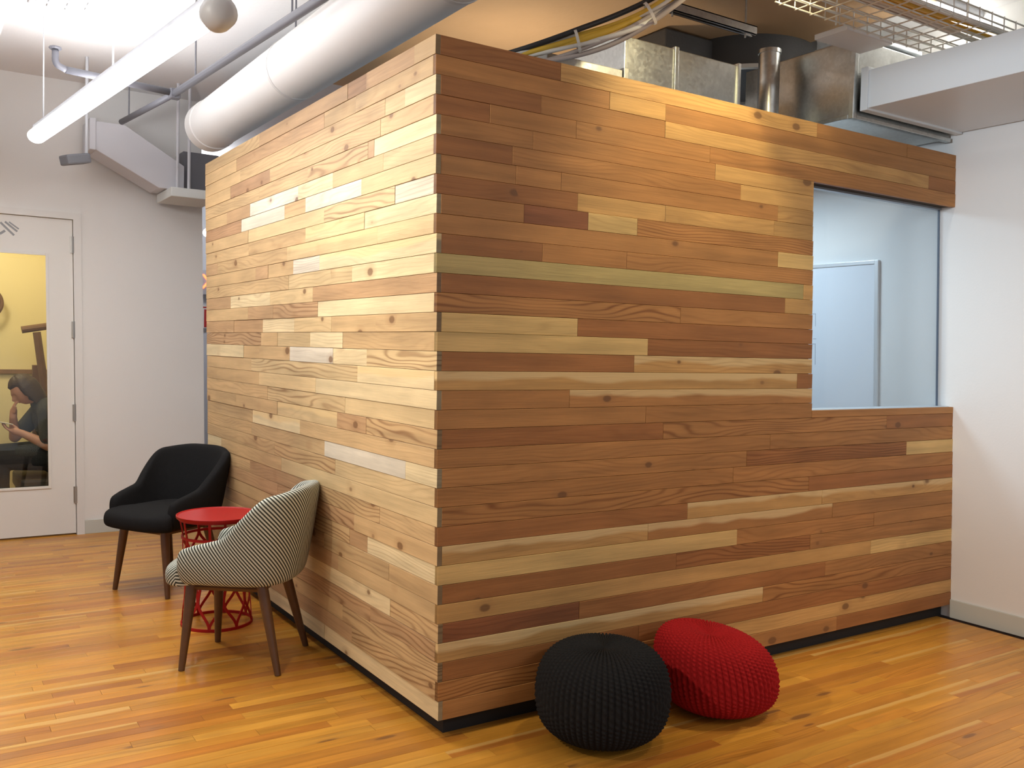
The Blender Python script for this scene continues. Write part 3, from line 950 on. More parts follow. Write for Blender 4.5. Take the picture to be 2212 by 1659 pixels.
# ---- white round duct above the short face
dv = MB(); n = 40
dd = empty('round_duct', (0.12, 0.5, 2.86)); tag(dd, 'white painted round duct running above the short wood face', 'duct')
def cyl_y(x, z, r_, ya, yb, n=40):
    b = MB(); 
    for y in (ya, yb):
        for k in range(n):
            a = 2*math.pi*k/n; b.v.append((x + r_*math.cos(a), y, z + r_*math.sin(a)))
    b.f = [[k, (k+1) % n, n+(k+1) % n, n+k] for k in range(n)] + [list(range(n))[::-1], list(range(n, 2*n))]
    return b
smooth_by_angle(cyl_y(0, 0, 0.157, -3.0, 2.98).build('duct_body', mat('duct_white', (0.84, 0.83, 0.81), 0.5), dd), 50)
smooth_by_angle(cyl_y(0, 0, 0.164, 2.92, 3.04).build('end_collar', mat('duct_white', (0.84, 0.83, 0.81), 0.5), dd), 50)
for yv in (-0.3, 1.4):
    smooth_by_angle(cyl_y(0, 0, 0.160, yv-0.012, yv+0.012).build('strap', mat('duct_strap', (0.74, 0.73, 0.72), 0.5), dd), 50)
    MB().tube([(0, yv, 0.15), (0, yv, CEIL-2.86)], 0.005, 6).build('hanger_rod', PIPE, dd)

# ---- dark sprinkler pipe with its branch
pp = empty('sprinkler_pipe', (-0.2, 2.4, 2.9)); tag(pp, 'dark grey pipe running along the ceiling beside the white duct', 'pipe')
def rel(pts, o): return [tuple(Vector(p)-Vector(o)) for p in pts]
o_ = (-0.2, 2.4, 2.9)
MB().tube(rel([(-0.075, 0.60, 2.905), (-0.095, 0.98, 2.905), (-0.245, 3.0, 2.9)], o_), 0.022, 10).build('pipe_run', PIPE, pp, smooth=True)
MB().tube(rel([(-0.245, 3.0, 2.9), (-0.36, 3.95, 2.9)], o_), 0.020, 10).build('pipe_run', PIPE, pp, smooth=True)
MB().tube(rel([(-0.215, 2.98, 2.905), (-0.85, 2.86, 2.905)], o_), 0.020, 10).build('pipe_branch', PIPE, pp, smooth=True)
MB().tube(rel(bez([(-0.85, 2.86, 2.905), (-0.90, 2.85, 2.93), (-0.905, 2.85, 3.0)], 5), o_), 0.018, 10).build('pipe_elbow', PIPE, pp, smooth=True)
MB().lathe([(0.03, -0.006), (0.034, 0.0), (0.03, 0.008)], 14).build('sprinkler_head', PIPE, pp, loc=tuple(Vector((-0.905, 2.85, 3.01))-Vector(o_)))
MB().box((-0.032, -0.032, -0.030), (0.032, 0.032, 0.030)).build('pipe_tee', PIPE, pp, loc=tuple(Vector((-0.24, 2.98, 2.9))-Vector(o_)), bevel=0.010)
for yv, xv in ((1.3, -0.115), (2.6, -0.214), (3.8, -0.342)):
    MB().tube(rel([(xv, yv, 2.92), (xv, yv, CEIL)], o_), 0.005, 6).build('hanger_rod', PIPE, pp)

# ---- sloped boxed chase and soffit by the back wall
def prism(quad, ya, yb):
    b = MB(); n = len(quad)
    for y in (ya, yb):
        for x, z in quad: b.v.append((x, y, z))
    b.f = [list(range(n)), list(range(n, 2*n))[::-1]] + [[k, n+k, n+(k+1) % n, (k+1) % n] for k in range(n)]
    return b
GREYW = mat('grey_white_paint', (0.62, 0.62, 0.66), 0.6)
ch = empty('duct_chase', (-0.2, 4.1, 2.7)); tag(ch, 'pale sloping boxed duct descending along the back wall', 'duct')
prism([(-0.52, 2.73), (-0.08, 2.505), (0.095, 2.505), (0.095, 2.68), (-0.31, 2.915), (-0.52, 2.915)], 4.10, 4.395).build('duct_body', GREYW, ch, loc=(0.2, -4.1, -2.7), bevel=0.006)
MB().box((-0.54, 4.085, 2.715), (-0.50, 4.395, 2.93)).build('flange', GREYW, ch, loc=(0.2, -4.1, -2.7), bevel=0.004)
sf = MB().box((-0.03, 3.95, 2.435), (0.30, 4.395, 2.50)).build('soffit_box', mat('soffit_pale', (0.70, 0.72, 0.70), 0.6), bevel=0.006)
tag(sf, 'small pale boxed soffit at the end of the back wall', 'soffit')
du = MB().box((0.10, 4.16, 2.50), (0.36, 4.39, 2.80)).build('junction_housing', mat('dark_grey_steel', (0.16, 0.16, 0.18), 0.5), bevel=0.006)
tag(du, 'dark grey metal housing above the passage', 'housing')
for xv, nm in ((0.035, 0), (0.115, 1)):
    rd = MB().tube([(xv, 4.05, 2.50), (xv, 4.05, CEIL)], 0.011, 8).build('support_rod', GREYW)
    tag(rd, ('pale vertical rod in front of the sloping duct', 'pale vertical rod in front of the dark housing')[nm], 'rod', 'rods by the back wall')
# lamp bracket hanging at the far end of the pendant
bk = empty('track_lamp', (-0.655, 3.78, 2.585)); tag(bk, 'small grey track lamp hanging below the far end of the bright lamp', 'lamp')
MB().box((-0.10, -0.055, -0.035), (0.06, 0.055, 0.03)).build('lamp_head', mat('track_grey', (0.20, 0.21, 0.24), 0.5), bk, rot=(0, R(-14), R(20)), bevel=0.012)
MB().tube([(0.05, 0, 0.02), (0.05, 0, CEIL-2.585)], 0.010, 8).build('stem', HOUSING, bk)
# white downstand beam and wires at the far upper left
bm_ = MB().box((-1.62, 1.30, 2.92), (-1.20, 4.39, CEIL)).build('beam_left', CEILW)
tag(bm_, 'white boxed ceiling beam at the far upper left', kind='structure')
wt = empty('cable_rack', (-1.05, 1.35, 2.8)); tag(wt, 'grey wire cable rack fragment at the upper left corner', 'cable rack')
for i in range(5):
    MB().tube([(-0.30, -0.22+0.07*i, 0.0), (0.13, -0.16+0.07*i, 0.0)], 0.006, 6).build('wire', HOUSING, wt)
for i in range(6):
    MB().tube([(-0.26+0.07*i, -0.25, 0.008), (-0.26+0.07*i, 0.16, 0.008)], 0.005, 6).build('wire', HOUSING, wt)
MB().tube([(-0.02, 0.0, 0.0), (-0.02, 0.0, CEIL-2.8)], 0.008, 6).build('hanger_rod', HOUSING, wt)

# ---- galvanised ducts above the long face
def duct(name, a, b, label, m_, flanges=()):
    e = empty(name, tuple((Vector(a)+Vector(b))/2)); tag(e, label, 'duct')
    c = e.location
    MB().box(tuple(Vector(a)-c), tuple(Vector(b)-c)).build('duct_body', m_, e, bevel=0.004)
    for (p, q) in flanges:
        MB().box(tuple(Vector(p)-c), tuple(Vector(q)-c)).build('flange', m_, e, bevel=0.003)
    return e
duct('rectangular_duct', (2.345, -2.6, 2.635), (3.15, 0.06, 2.82), 'wide flat pale grey duct crossing over the right end of the wood face', PALED,
     [((2.335, 0.02, 2.625), (3.155, 0.06, 2.835)), ((2.335, -1.3, 2.625), (3.155, -1.26, 2.835))])
duct('rectangular_duct', (2.32, 0.085, 2.605), (3.14, 0.80, 2.985), 'tall galvanised duct box with a bright corner flange above the window', GALV,
     [((2.305, 0.075, 2.59), (2.335, 0.105, 3.0)), ((2.335, 0.075, 2.59), (3.14, 0.105, 2.612)), ((2.305, 0.105, 2.592), (2.325, 0.80, 2.615))])
duct('rectangular_duct', (1.13, 0.42, 2.56), (1.86, 1.10, 2.845), 'galvanised duct behind the middle of the long wood face', GALV,
     [((1.43, 0.412, 2.55), (1.455, 1.1, 2.855)), ((1.12, 0.41, 2.55), (1.14, 1.1, 2.855)), ((1.85, 0.41, 2.55), (1.87, 1.1, 2.855))])
duct('rectangular_duct', (0.66, 0.36, 2.57), (1.10, 0.62, 2.665), 'low grey-green galvanised duct stub next to the yellow cables', GALVD, [((1.07, 0.35, 2.56), (1.10, 0.63, 2.675))])
vd = MB().lathe([(0.055, 2.55), (0.055, 2.98), (0.06, 2.98), (0.06, 3.0)], 20, 2.17, 0.50).build('spiral_pipe', GALV)
tag(smooth_by_angle(vd, 40), 'slim bright galvanised pipe standing beside the tall duct', 'pipe')
rdv = empty('round_collar_duct', (2.62, 1.08, 3.01)); tag(rdv, 'large dark round duct drop with a pale rim above the box', 'duct')
smooth_by_angle(MB().lathe([(0.40, 0.02), (0.40, 0.235)], 56).build('duct_body', DARKDUCT, rdv), 40)
smooth_by_angle(MB().lathe([(0.38, 0.0), (0.415, 0.0), (0.415, 0.022), (0.38, 0.022)], 56, close=True).build('rim', mat('pale_rim_steel', (0.60, 0.59, 0.55), 0.4, metal=0.3), rdv), 40)
MB().box((-0.74, -0.10, -0.1), (-0.37, 1.2, 0.18)).build('plenum', DARKDUCT, rdv, bevel=0.01)
# strut channel and threaded rods
sc_ = empty('strut_channel', (1.66, 0.42, 3.03)); tag(sc_, 'short galvanised strut channel hung below the tan ceiling', 'channel')
cb = MB(); cb.box((-0.30, -0.022, -0.02), (0.30, -0.017, 0.022)); cb.box((-0.30, 0.017, -0.02), (0.30, 0.022, 0.022)); cb.box((-0.30, -0.022, 0.017), (0.30, 0.022, 0.022)); cb.box((-0.30, -0.022, -0.02), (0.30, -0.010, -0.016)); cb.box((-0.30, 0.010, -0.02), (0.30, 0.022, -0.016))
cb.build('channel_body', GALVD, sc_)
for xv in (-0.25, 0.24): MB().tube([(xv, 0, -0.04), (xv, 0, CEIL-0.05-3.03)], 0.005, 6).build('threaded_rod', GALVD, sc_)

# ---- pale panels beside the big ducts
for i, (a, b, lb) in enumerate((((1.98, -0.12, 2.90), (2.32, 0.06, 2.925), 'small pale access panel hung left of the wire tray'),
                                ((2.40, 0.08, 3.00), (2.86, 0.40, 3.02), 'pale sheet panel resting on the tall duct'))):
    tag(MB().box(a, b).build('ceiling_panel', mat('pale_panel', (0.66, 0.69, 0.72), 0.5), bevel=0.003), lb, 'panel', 'pale panels by the ducts')

# ---- short ceiling lamp above the tray
cl = empty('ceiling_strip_light', (2.86, -0.02, CEIL)); tag(cl, 'short white strip lamp on the ceiling behind the wire tray', 'lamp')
MB().box((-0.34, -0.05, -0.035), (0.30, 0.05, 0.0)).build('housing', HOUSING, cl, bevel=0.005)
MB().box((-0.33, -0.04, -0.075), (0.29, 0.04, -0.034)).build('diffuser', mat('strip_diffuser', (0.95, 0.95, 0.92), 0.5, emit=(1.0, 0.97, 0.90), estr=14.0), cl, bevel=0.015)

# ---- yellow cable bundle draped over the box
cbn = empty('cable_bundle', (0.9, 0.2, 2.75)); tag(cbn, 'bundle of yellow, white and dark cables tied over the wood box', 'cables')
ctr = bez([(0.36, 0.62, 2.60), (0.52, 0.40, 2.63), (0.70, 0.22, 2.68), (0.86, 0.12, 2.745), (0.98, 0.02, 2.83), (1.06, -0.12, 2.93), (1.10, -0.45, 3.05), (1.12, -0.9, 3.10)], 6)
cc = [(YCAB, 0.000, 0.000, 0.013), (YCAB, 0.017, 0.010, 0.011), (YCAB, -0.012, 0.016, 0.010), (WCAB, 0.026, -0.012, 0.010), (WCAB, 0.044, -0.006, 0.009), (GCAB, 0.034, -0.030, 0.011), (GCAB, 0.014, -0.024, 0.009), (KCAB, -0.038, 0.024, 0.012), (WCAB, -0.022, 0.002, 0.008)]
for j, (mt, ox, oz, r_) in enumerate(cc):
    pts = []
    for i, p in enumerate(ctr):
        sagk = 0.03*math.sin(i*0.23 + j)*(1 if j > 4 else 0.4)
        pts.append(tuple(p + Vector((ox*0.8, -ox*0.6 + 0.02*math.sin(i*0.3+j*2), oz - sagk*0.6)) - Vector((0.9, 0.2, 2.75))))
    MB().tube(pts, r_, 8).build('cable', mt, cbn, smooth=True)
for i in (12, 22):
    p, q = ctr[i], ctr[i+1]; dr = (q-p).normalized()
    rot = dr.to_track_quat('Z', 'Y').to_euler()
    MB().lathe([(0.046, -0.006), (0.049, -0.006), (0.049, 0.006), (0.046, 0.006)], 18, close=True).build('cable_tie', WCAB, cbn, loc=tuple(p-Vector((0.9, 0.2, 2.75))+Vector((0.008, -0.004, 0))), rot=rot)

# ---- wire basket tray at the upper right
tr = empty('wire_cable_tray', (2.4, -0.38, 2.87)); tag(tr, 'zinc wire basket cable tray crossing the upper right corner', 'cable tray')
X0, X1, W2, HT = -1.0, 0.78, 0.17, 0.07
for yv in (-0.17, -0.10, -0.035, 0.035, 0.10, 0.17):
    MB().tube([(X0, yv, 0), (X1, yv, 0)], 0.0035, 6).build('wire', WIRE, tr)
for yv in (-0.173, 0.173):
    for zv in (0.035, 0.07): MB().tube([(X0, yv, zv), (X1, yv, zv)], 0.0035, 6).build('wire', WIRE, tr)
wme = None
for k in range(19):
    xv = X0 + 0.03 + k*0.097
    if wme is None:
        wo = MB().tube([(0, -0.176, 0.075), (0, -0.176, -0.005), (0, 0.176, -0.005), (0, 0.176, 0.075)], 0.0035, 6).build('cross_wire', WIRE, tr, loc=(xv, 0, 0)); wme = wo.data
    else:
        link('cross_wire', wme, WIRE, tr, loc=(xv, 0, 0))
for xv in (-0.6, 0.4):
    MB().tube([(xv, 0.18, -0.01), (xv, 0.18, CEIL-2.87)], 0.004, 6).build('hanger_rod', WIRE, tr); MB().tube([(xv, -0.18, -0.01), (xv, -0.18, CEIL-2.87)], 0.004, 6).build('hanger_rod', WIRE, tr)
tc_ = empty('tray_cables', (2.4, -0.38, 2.885)); tag(tc_, 'yellow and white cables lying in the wire tray', 'cables')
for j, (yv, mt, r_) in enumerate(((-0.13, WCAB, 0.010), (-0.10, YCAB, 0.011), (-0.07, YCAB, 0.011), (-0.045, WCAB, 0.012), (-0.01, WCAB, 0.010), (0.02, GCAB, 0.009), (-0.115, WCAB, 0.009))):
    MB().tube(bez([(X0, yv, 0.012+0.01*(j % 2)), (-0.4, yv+0.015*math.sin(j), 0.014), (0.2, yv-0.01*math.cos(j), 0.014+0.012*(j % 2)), (X1, yv, 0.014)], 6), r_, 8).build('cable', mt, tc_, smooth=True)

# ---- passage: exit sign, lamp, red notice
def text(name, s, size, loc, rot, mt, parent, ext=0.002):
    cu_ = bpy.data.curves.new(name, 'FONT'); cu_.body = s; cu_.size = size; cu_.extrude = ext; cu_.align_x = 'CENTER'; cu_.align_y = 'CENTER'
    tmp = bpy.data.objects.new(name, cu_); COL.objects.link(tmp)
    bpy.context.view_layer.update()
    me_ = bpy.data.meshes.new_from_object(tmp.evaluated_get(bpy.context.evaluated_depsgraph_get()))
    bpy.data.objects.remove(tmp, do_unlink=True)
    me_.materials.clear()
    return link(name, me_, mt, parent, loc, rot)
ex = empty('exit_sign', (1.335, 7.93, 2.09)); tag(ex, 'glowing red exit sign glimpsed in the gap beside the wood box', 'sign')
MB().box((-0.20, -0.02, -0.14), (0.20, 0.03, 0.14)).build('sign_case', mat('sign_grey', (0.50, 0.50, 0.54), 0.5), ex, bevel=0.005)
EXR = mat('exit_letters', (0.9, 0.1, 0.05), 0.5, emit=(1.0, 0.10, 0.03), estr=6)
text('letters', 'EXIT', 0.235, (0.01, -0.023, 0), (R(90), 0, 0), EXR, ex)
nt_ = empty('fire_notice', (1.28, 7.985, 1.70)); tag(nt_, 'small red and white notice below the exit sign', 'sign')
MB().box((-0.06, -0.006, -0.13), (0.06, 0.0, 0.13)).build('notice_board', mat('notice_white', (0.8, 0.78, 0.76), 0.5), nt_)
MB().box((-0.005, -0.009, -0.12), (0.055, -0.005, 0.085)).build('red_field', mat('notice_red', (0.50, 0.03, 0.03), 0.5), nt_)
MB().box((-0.05, -0.009, 0.10), (0.055, -0.005, 0.115)).build('red_bar', mat('notice_red', (0.50, 0.03, 0.03), 0.5), nt_)
gl_ = empty('globe_lamp', (1.065, 7.1, 2.56)); tag(gl_, 'small glowing globe lamp far down the passage', 'lamp')
smooth_by_angle(MB().lathe([(0.045*math.sin(math.pi*max(0.02, k/12)), -0.045*math.cos(math.pi*k/12)) for k in range(13)], 20).build('globe', mat('globe_glow', (1, 1, 1), 0.5, emit=(1, 0.97, 0.93), estr=14), gl_), 60)
MB().tube([(0, 0, 0.045), (0, 0, CEIL-2.56)], 0.006, 6).build('cord', PIPE, gl_)

# ================================================================ ROOM BEHIND THE DOOR
BRN = mat('brown_stained_wood', (0.15, 0.075, 0.035), 0.5, var=0.2, vscale=25)
wh = empty('spoked_wheel', (-1.035, 6.10, 1.70)); tag(wh, 'old brown spoked wheel on the cream wall behind the door', 'wheel')
tor = MB(); nu, nv = 40, 8
for i in range(nu):
    a = 2*math.pi*i/nu
    for k in range(nv):
        b = 2*math.pi*k/nv; rr = 0.125 + 0.016*math.cos(b)
        tor.v.append((rr*math.cos(a), 0.014*math.sin(b), rr*math.sin(a)))
tor.f = [[i*nv+k, i*nv+(k+1) % nv, ((i+1) % nu)*nv+(k+1) % nv, ((i+1) % nu)*nv+k] for i in range(nu) for k in range(nv)]
tor.build('rim', BRN, wh, smooth=True)
for k in range(12):
    a = 2*math.pi*k/12 + 0.1
    MB().tube([(0.018*math.cos(a), 0, 0.018*math.sin(a)), (0.115*math.cos(a), 0, 0.115*math.sin(a))], 0.0045, 6).build('spoke', BRN, wh)
MB().lathe([(0.022, -0.05), (0.024, 0.0), (0.020, 0.09)], 14).build('hub', BRN, wh, rot=(R(90), 0, 0))
tpst = empty('handle_post', (-0.66, 5.62, 0)); tag(tpst, 'brown wooden post with a crossbar handle behind the seated person', 'post')
MB().tube([(0.155, 0, 0.0), (-0.035, 0, 1.46)], [0.038, 0.030], 8).build('post', BRN, tpst)
MB().tube([(-0.145, 0, 1.475), (0.12, 0, 1.525)], 0.030, 10).build('crossbar', BRN, tpst)
MB().box((-0.14, -0.10, 0), (0.24, 0.10, 0.03)).build('foot', BRN, tpst, bevel=0.005)
pst = MB().box((-0.705, 5.80, 0.0), (-0.645, 5.86, 1.185)).build('upright_post', BRN, bevel=0.004)
tag(pst, 'straight brown upright ending at the wall rail behind the person', 'post')

# ---- seated person
SKIN = mat('skin', (0.52, 0.26, 0.17), 0.55); HAIR = mat('dark_brown_hair', (0.055, 0.030, 0.018), 0.55, bump=0.3, bscale=80)
SHIRT = mat('charcoal_shirt', (0.040, 0.039, 0.038), 0.9, bump=0.2, bscale=120); TROUS = mat('black_trousers', (0.016, 0.017, 0.018), 0.9, bump=0.2, bscale=90)
PL = Vector((-0.60, 5.12, 0.0))
per = empty('person', tuple(PL)); tag(per, 'seated person in dark clothes bent over a phone, behind the glass door', 'person')
def skinned(name, vs, es, rs, root, mt, parent, lv=2):
    me_ = bpy.data.meshes.new(name)
    me_.from_pydata([tuple(Vector(v)-PL) for v in vs], es, []); me_.update()
    o = link(name, me_, mt, parent)
    md = o.modifiers.new('skin', 'SKIN'); md.use_smooth_shade = True
    sv = me_.skin_vertices[0].data
    for i, r_ in enumerate(rs):
        sv[i].radius = r_ if isinstance(r_, tuple) else (r_, r_)
        sv[i].use_root = (i == root)
    ms = o.modifiers.new('sub', 'SUBSURF'); ms.levels = lv; ms.render_levels = lv
    return o
Y = 5.12
bv, be, brr = [], [], []
def add(p, r_, prev=None):
    bv.append(p); brr.append(r_)
    if prev is not None: be.append((prev, len(bv)-1))
    return len(bv)-1
pel = add((-0.60, Y, 0.52), (0.11, 0.13))
sp1 = add((-0.61, Y, 0.66), (0.085, 0.11), pel)
sp2 = add((-0.655, Y, 0.80), (0.085, 0.13), sp1)
sp3 = add((-0.705, Y, 0.880), (0.058, 0.085), sp2)
nk = add((-0.755, Y, 0.935), 0.047, sp3)
hd0 = add((-0.800, Y, 0.985), 0.050, nk)
def hand(wr_, dirv, side, curl, thumb):
    d = Vector(dirv).normalized(); wv = Vector(bv[wr_])
    palm = add(tuple(wv + d*0.05), (0.026, 0.020), wr_)
    for q, (off, ln__) in enumerate(((-0.024, 0.055), (-0.008, 0.064), (0.009, 0.060), (0.025, 0.048))):
        p1_ = wv + d*0.085 + Vector(side)*off
        a_ = add(tuple(p1_), 0.0095, palm)
        b_ = add(tuple(p1_ + d*ln__*0.5 + Vector(curl)*0.012), 0.0085, a_)
        add(tuple(p1_ + d*ln__*0.8 + Vector(curl)*0.034), 0.0075, b_)
    t1 = add(tuple(wv + d*0.035 + Vector(thumb)*0.030), 0.0105, palm)
    add(tuple(wv + d*0.070 + Vector(thumb)*0.046), 0.009, t1)
# near arm: elbow low, forearm to the phone
s_r = add((-0.68, Y-0.16, 0.845), 0.058, sp3)
e_r = add((-0.690, Y-0.20, 0.600), 0.043, s_r)
w_r = add((-0.860, Y-0.13, 0.690), 0.027, e_r)
hand(w_r, (-0.9, 0.15, 0.28), (0, 1, 0.1), (0, 0, 1), (0.1, 0.2, 0.9))
# far arm: elbow on the knee, hand to the chin
s_l = add((-0.70, Y+0.16, 0.845), 0.056, sp3)
e_l = add((-0.885, Y+0.12, 0.640), 0.042, s_l)
w_l = add((-0.905, Y+0.03, 0.800), 0.027, e_l)
hand(w_l, (0.05, -0.1, 1), (0, 1, 0), (1, 0, 0), (0.2, -0.9, 0.2))
for sg in (-1, 1):
    hp = add((-0.66, Y+sg*0.09, 0.500), 0.088, pel)
    kn = add((-1.02, Y+sg*0.11, 0.500), 0.066, hp)
    cf = add((-1.01, Y+sg*0.11, 0.300), 0.054, kn)
    ak = add((-0.98, Y+sg*0.11, 0.075), 0.036, cf)
    add((-1.10, Y+sg*0.12, 0.032), 0.030, ak)
def capsules(vs, es, rs):
    """closed tapered limbs along the edges; welded into one surface afterwards"""
    V, F = [], []
    n, hn = 16, 5
    for a_, b_ in es:
        p, q = Vector(vs[a_]), Vector(vs[b_])
        ra, rb = rs[a_], rs[b_]
        ra = ra if isinstance(ra, tuple) else (ra, ra); rb = rb if isinstance(rb, tuple) else (rb, rb)
        t = (q-p); L_ = t.length; t.normalize()
        s1 = t.cross(Vector((0, 1, 0)))
        if s1.length < 0.1: s1 = t.cross(Vector((1, 0, 0)))
        s1.normalize(); s2 = t.cross(s1).normalized()
        rings = []
        for k in range(hn+1):
            al_ = math.pi/2*k/hn
            rings.append((p - t*ra[0]*math.cos(al_), ra, max(0.02, math.sin(al_))))
        for k in range(hn+1):
            al_ = math.pi/2*k/hn
            rings.append((q + t*rb[0]*math.sin(al_), rb, max(0.02, math.cos(al_))))
        base = len(V)
        for c_, r_, k_ in rings:
            for i in range(n):
                th = 2*math.pi*i/n
                d_y = abs(s2.y)
                V.append(tuple(c_ + s1*(r_[0]*k_*math.cos(th)) + s2*((r_[1] if d_y > 0.5 else r_[0])*k_*math.sin(th)) - PL))
        m_ = len(rings)
        for j in range(m_-1):
            for i in range(n):
                i2 = (i+1) % n
                F.append([base+j*n+i, base+j*n+i2, base+(j+1)*n+i2, base+(j+1)*n+i])
        F.append([base+i for i in range(n)][::-1]); F.append([base+(m_-1)*n+i for i in range(n)])
    return V, F
def welded(name, V, F, mt, vox, smooth_it=4):
    me_ = mesh(name, V, F)
    bm = bmesh.new(); bm.from_mesh(me_); bmesh.ops.recalc_face_normals(bm, faces=bm.faces); bm.to_mesh(me_); bm.free()
    tmp = link(name, me_, mt)
    md = tmp.modifiers.new('weld', 'REMESH'); md.mode = 'VOXEL'; md.voxel_size = vox; md.use_smooth_shade = True
    ms = tmp.modifiers.new('soft', 'SMOOTH'); ms.iterations = smooth_it; ms.factor = 0.5
    bpy.context.view_layer.update()
    em = bpy.data.meshes.new_from_object(tmp.evaluated_get(bpy.context.evaluated_depsgraph_get()))
    bpy.data.objects.remove(tmp, do_unlink=True)
    return link(name, em, mt, per, smooth=True)
HC = Vector((-0.828, Y, 1.015))                        # head centre
hf = Vector((-math.cos(R(38)), 0, -math.sin(R(38))))   # the face looks down and to the left
hu = Vector((-math.sin(R(38)), 0, math.cos(R(38)))); hs = Vector((0, 1, 0))
def g2(a_, b_, sa, sb): return math.exp(-(a_/sa)**2 - (b_/sb)**2)
def head_point(df, ds, du, hair=False):
    f_, s_, u_ = 0.096*df, 0.074*ds, 0.112*du
    if not hair:
        if du < 0:
            s_ *= 1 - 0.34*(-du)**1.3
            if df < 0: f_ *= 1 - 0.45*(-du)
            else: f_ += 0.012*g2(ds, du+0.85, 0.5, 0.25)
        if df > 0:
            f_ += 0.026*g2(ds, du+0.18, 0.16, 0.13) + 0.012*g2(ds, du+0.02, 0.11, 0.2)      # nose
            f_ += 0.008*g2(ds, du+0.52, 0.28, 0.10) + 0.006*g2(ds, du-0.22, 0.7, 0.12)      # lips, brow
            f_ -= 0.011*(g2(ds-0.38, du-0.06, 0.2, 0.12) + g2(ds+0.38, du-0.06, 0.2, 0.12)) # eye sockets
        s_ += 0.010*(1 if ds > 0 else -1)*g2(df+0.05, du+0.08, 0.16, 0.24)*(1 if abs(ds) > 0.6 else 0)  # ears
    return HC + hf*f_ + hs*s_ + hu*u_
hv, hfc = [], []
NA, NB_ = 40, 28
for j in range(NB_+1):
    ph = -math.pi/2 + math.pi*j/NB_
    for i in range(NA):
        th = 2*math.pi*i/NA
        hv.append(head_point(math.cos(ph)*math.cos(th), math.cos(ph)*math.sin(th), math.sin(ph)))
for j in range(NB_):
    for i in range(NA):
        i2 = (i+1) % NA
        hfc.append([j*NA+i, j*NA+i2, (j+1)*NA+i2, (j+1)*NA+i])
allv, allf = capsules(bv, be, brr)
n0 = len(allv); allv += [tuple(v-PL) for v in hv]; allf += [[n0+k for k in q_] for q_ in hfc]
body = welded('body', allv, allf, SKIN, 0.0045, 3)
# clothes
def worn(name, vs, es, rs, mt):
    V_, F_ = capsules(vs, es, rs)
    return welded(name, V_, F_, mt, 0.007, 6)
worn('shirt', [(-0.60, Y, 0.50), (-0.61, Y, 0.66), (-0.655, Y, 0.80), (-0.700, Y, 0.872), (-0.735, Y, 0.905), (-0.68, Y-0.16, 0.842), (-0.688, Y-0.195, 0.655), (-0.70, Y+0.16, 0.842), (-0.83, Y+0.13, 0.700), (-0.68, Y-0.08, 0.862), (-0.69, Y+0.08, 0.862)],
     [(0, 1), (1, 2), (2, 3), (3, 4), (3, 9), (9, 5), (5, 6), (3, 10), (10, 7), (7, 8)], [(0.150, 0.172), (0.125, 0.158), (0.125, 0.178), (0.088, 0.120), 0.058, 0.078, 0.064, 0.076, 0.060, 0.088, 0.088], SHIRT)
tv, te, trr = [(-0.60, Y, 0.52), (-0.60, Y, 0.58)], [(0, 1)], [(0.158, 0.178), (0.14, 0.16)]
for sg in (-1, 1):
    n = len(tv); tv += [(-0.66, Y+sg*0.09, 0.502), (-1.02, Y+sg*0.11, 0.502), (-1.01, Y+sg*0.11, 0.300), (-0.98, Y+sg*0.11, 0.10)]
    te += [(0, n), (n, n+1), (n+1, n+2), (n+2, n+3)]; trr += [0.112, 0.086, 0.072, 0.058]
worn('trousers', tv, te, trr, TROUS)
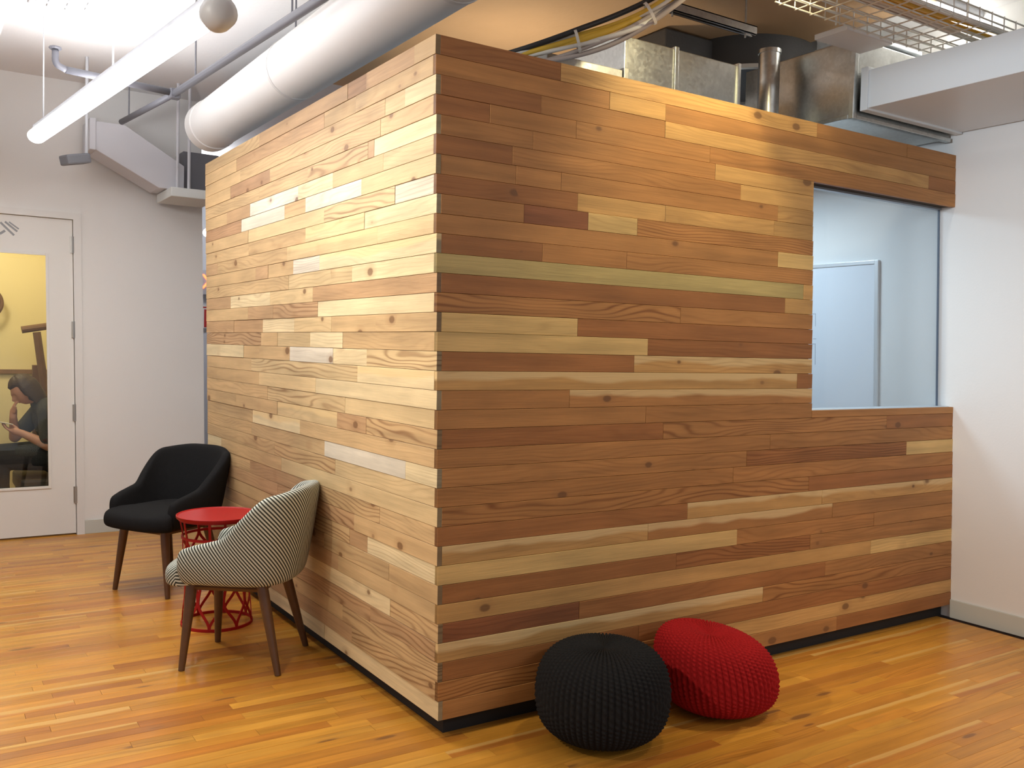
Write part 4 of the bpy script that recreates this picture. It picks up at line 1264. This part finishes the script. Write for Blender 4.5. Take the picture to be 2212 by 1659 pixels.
# hair: a bob parted over the brow, falling to the collar
rv, rf = [], []
for j in range(NB_+1):
    ph = -math.pi/2 + math.pi*j/NB_
    for i in range(NA):
        th = 2*math.pi*i/NA
        df, ds, du = math.cos(ph)*math.cos(th), math.cos(ph)*math.sin(th), math.sin(ph)
        face = smoothstep(0.10, 0.42, df - 0.12*abs(ds))*(1 - smoothstep(0.34, 0.62, du))
        k = 1.14 + 0.025*math.sin(9*th + 5*ph)
        if ds and abs(ds) > 0.3 and du < 0.3: k += 0.06
        p_ = head_point(df*k, ds*k, du*k, True)
        if df < 0.30 and du < 0.15:
            drop = (0.15-du)*0.085*(1 - smoothstep(0.05, 0.30, df))
            p_ = p_ + Vector((0.05*(0.15-du), 0, -drop))
        p_ = p_.lerp(HC + hf*(-0.01), face*0.45)
        rv.append(p_-PL)
        pass
rf = [list(q_) for q_ in hfc]
hr = link('hair', mesh('hair', rv, rf), HAIR, per, smooth=True)
for sg in (-1, 1):
    e_ = head_point(0.86, sg*0.40, 0.05)
    MB().lathe([(0.0085*math.sin(math.pi*max(0.03, k/6)), -0.0085*math.cos(math.pi*k/6)) for k in range(7)], 10).build('eye', mat('eye_dark', (0.02, 0.015, 0.012), 0.3), body, loc=tuple(e_-PL), smooth=True)
    skinned('shoe', [(-0.97, Y+sg*0.11, 0.045), (-1.06, Y+sg*0.12, 0.040), (-1.14, Y+sg*0.12, 0.032)], [(0, 1), (1, 2)], [0.046, 0.042, 0.032], 0, BLACKP, per)
m0, m1 = head_point(0.80, -0.26, -0.50), head_point(0.80, 0.26, -0.50)
mc = head_point(0.86, 0.0, -0.50)
MB().tube([m0-PL, mc-PL, m1-PL], [0.002, 0.0045, 0.002], 6).build('mouth', mat('lip', (0.36, 0.12, 0.10), 0.5), body)
ph_ = MB().box((-0.072, -0.036, -0.004), (0.072, 0.036, 0.004)).build('phone', mat('phone_pale', (0.62, 0.58, 0.50), 0.4), None, loc=(-0.992, Y-0.112, 0.775), rot=(0, R(14), R(8)), bevel=0.003)
tag(ph_, 'pale phone held in the seated person\'s hand', 'phone')
# bench they sit on and the dark bag in front
bn = empty('bench', (-0.62, 5.16, 0)); tag(bn, 'dark upholstered bench under the seated person', 'bench')
MB().box((-0.26, -0.30, 0.24), (0.24, 0.34, 0.350)).build('seat', mat('dark_leather', (0.035, 0.028, 0.022), 0.6), bn, bevel=0.02)
for sx_ in (-0.22, 0.20):
    for sy_ in (-0.26, 0.30): MB().box((sx_-0.02, sy_-0.02, 0), (sx_+0.02, sy_+0.02, 0.242)).build('leg', BRN, bn)
